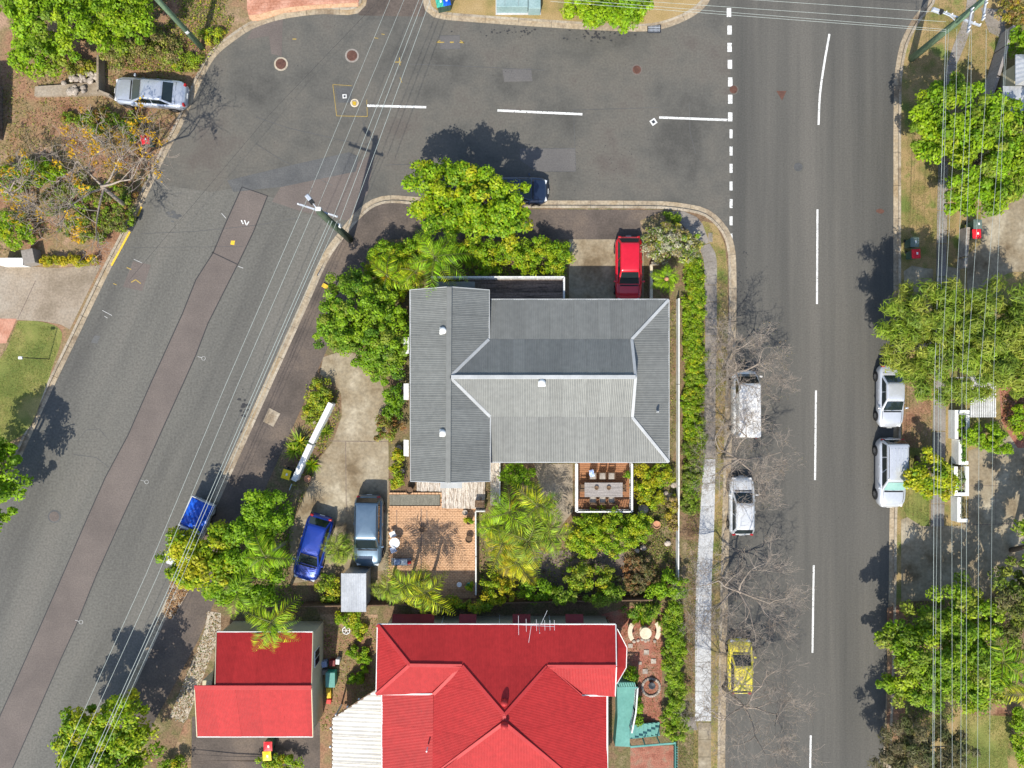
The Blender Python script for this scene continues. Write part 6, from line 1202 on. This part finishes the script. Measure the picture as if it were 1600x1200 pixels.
palm('palm lily beneath the feather palm by the grey wing', 650, 425, 2.6, 1.6, 12, ['fresh', 'limeyel'], .45, old='flower', nleaf=15)
palm('orange tipped palm lily at the boundary corner', 605, 430, 2.6, 1.7, 12, ['limeyel', 'mid'], .5, old='flower', nleaf=15)
palm('round cycad with orange heart inside the low fence', 1041, 436, 2.1, 1.25, 34, ['mid', 'fresh'], .24, name='cycad', arch=.25, tilt=(.0, .35), nleaf=26, trunk_r=.16, cat='cycad')
MB().lathe((0, 0, 0), [(.1, 1.95), (.18, 2.05), (.13, 2.2), (.03, 2.32)], 12).build('cone', 'terracotta', bpy.data.objects['cycad'], smooth=True)
def strappy(label, px, py, r, pal, n=40, name='flax_plant'):
    t = empty(name, P(px, py, .13), label, 'flax', 'strappy plants'); a = rng.random(n) * 2 * PI; el = rng.uniform(.3, 1.2, n); ln = r * rng.uniform(.7, 1.2, n)
    d_ = np.column_stack([np.cos(a) * np.cos(el), np.sin(a) * np.cos(el), np.sin(el)]); pos = d_ * ln[:, None] * .5; nr = np.column_stack([-np.cos(a) * np.sin(el), -np.sin(a) * np.sin(el), np.cos(el)]); pl_ = ptree(pal)
    obj('blades', leafmesh('blades', pos, nr, ln, pl_[rng.integers(0, len(pl_), n)], .1, 0, .15, tang=d_ * 8), t)
for x, y, r, pl_, lb in ((470, 692, 1.1, ['olive', 'limeyel'], 'big strappy flax outside the white garden wall'), (462, 705, .9, ['mid', 'olive'], 'darker strappy flax outside the white garden wall'), (488, 725, .8, ['limeyel', 'mid'], 'strappy flax inside the lower end of the garden wall'), (510, 675, .7, ['olive', 'mid'], 'strappy flax between garden wall and driveway'), (605, 655, .8, ['rust', 'olive'], 'reddish strappy plant beside the driveway bend'), (1000, 960, 1.0, ['mid', 'limeyel'], 'strappy plant above the round stone table'), (1020, 952, .9, ['mid', 'olive'], 'strappy plant near the hedge by the stone table'), (385, 985, .8, ['fresh', 'limeyel'], 'strappy plant at the cottage corner'), (120, 108, .9, ['yellow', 'tan'], 'dry strappy plant above the stone wall')): strappy(lb, x, y, r, pl_, 55)
# ---- bare trees
def bare(label, px, py, h, spread, seed, name='bare_tree', col='bark_pale', levels=5, base=None, kids=(3, 4), buds=None, lean=(0, 0), tw=.0075, trunk=.11):
    r = random.Random(seed); p0 = P(*base, .12) if base else P(px, py, .12); t = empty(name, p0, label, 'tree'); b = MB(); tips = []
    def grow(p, d_, ln, rad, lev):
        q_ = p; dd = d_; pts = [p]; rs = [rad]; n = 3
        for i in range(n):
            dd = (dd + Vector((r.gauss(0, .2), r.gauss(0, .2), r.gauss(.04, .12)))).normalized(); q_ = q_ + dd * ln / n
            q_.z = max(q_.z, 1.2) if lev < levels - 1 else q_.z
            pts.append(q_.copy()); rs.append(lerp(rad, max(rad * .55, tw * .7), (i + 1) / n))
        b.tube(pts, rs, 6 if lev > 3 else (4 if lev > 1 else 3), cap=False)
        if lev == 0: tips.append(q_); return
        for k in range(r.randint(*kids)):
            s = pts[r.choice((1, 2, 3, 3))]; ax = Vector((r.gauss(0, 1), r.gauss(0, 1), r.gauss(.0, .55))).normalized(); nd = (dd * .75 + ax * .8).normalized(); nd.z = nd.z * .7 + .05
            grow(s, nd.normalized(), ln * r.uniform(.62, .82), max(rad * .52, tw), lev - 1)
    top = Vector((lean[0], lean[1], h)); b.tube([(0, 0, -.05), top * .5, top], [trunk * 1.2, trunk, trunk * .8], 8)
    for k in range(5): a = k * 2 * PI / 5 + r.uniform(-.3, .3); grow(top * r.uniform(.75, 1), Vector((math.cos(a), math.sin(a), .35)).normalized(), spread * .42, trunk * .6, levels)
    b.build('branches', col, t, smooth=True)
    if buds:
        tp_ = np.array([tuple(q) for q in r.sample(tips, min(len(tips), buds[1]))]); per = buds[2]; n = len(tp_) * per; pos = np.repeat(tp_, per, 0) + rng.normal(0, buds[4], (n, 3)); nr = rng.normal(size=(n, 3)) + np.array([0, 0, .8]); nr /= np.linalg.norm(nr, axis=1)[:, None]; pl_ = ptree(buds[0])
        bo_ = obj('buds', leafmesh('buds', pos, nr, buds[3] * rng.uniform(.6, 1.3, n), pl_[rng.integers(0, len(pl_), n)], .5), t); bo_['kind'] = 'stuff'
    return t
bare('leafless street tree above the white van roof', 1130, 575, 2.4, 3.7, 3, buds=(['drab', 'tan'], 300, 3, .07, .1), lean=(.35, -.3))
bare('leafless street tree between white van and white hatchback', 1128, 715, 2.6, 4.4, 4, buds=(['tan', 'drab'], 300, 3, .06, .1), lean=(.45, .2))
bare('leafless street tree between white hatchback and yellow hatchback', 1128, 905, 2.6, 4.9, 5, buds=(['drab', 'tan'], 200, 3, .06, .1), lean=(.5, -.2))
bare('leafless street tree below the yellow hatchback', 1130, 1075, 2.8, 5.0, 6, buds=(['tan', 'drab'], 200, 3, .06, .1), lean=(.8, -.2))
bare('bare grey tree with yellow blossom on the dirt bank', 200, 325, 4.6, 6.0, 8, name='blossom_tree', buds=('flower', 36, 26, .2, .16), levels=4, lean=(.7, .3), kids=(3, 4), tw=.013, trunk=.13)
bare('bare grey tree leaning over the lush letterbox shrub', 60, 320, 2.6, 3.6, 9, name='blossom_tree', buds=('flower', 20, 22, .18, .15), levels=4, lean=(-.6, .3), kids=(2, 4), tw=.012, trunk=.1)
bare('small bare sapling below the silver sedan', 165, 225, 1.6, 2.2, 10, name='blossom_tree', buds=('flower', 10, 22, .16, .12), levels=3, kids=(2, 3), tw=.016, trunk=.08)
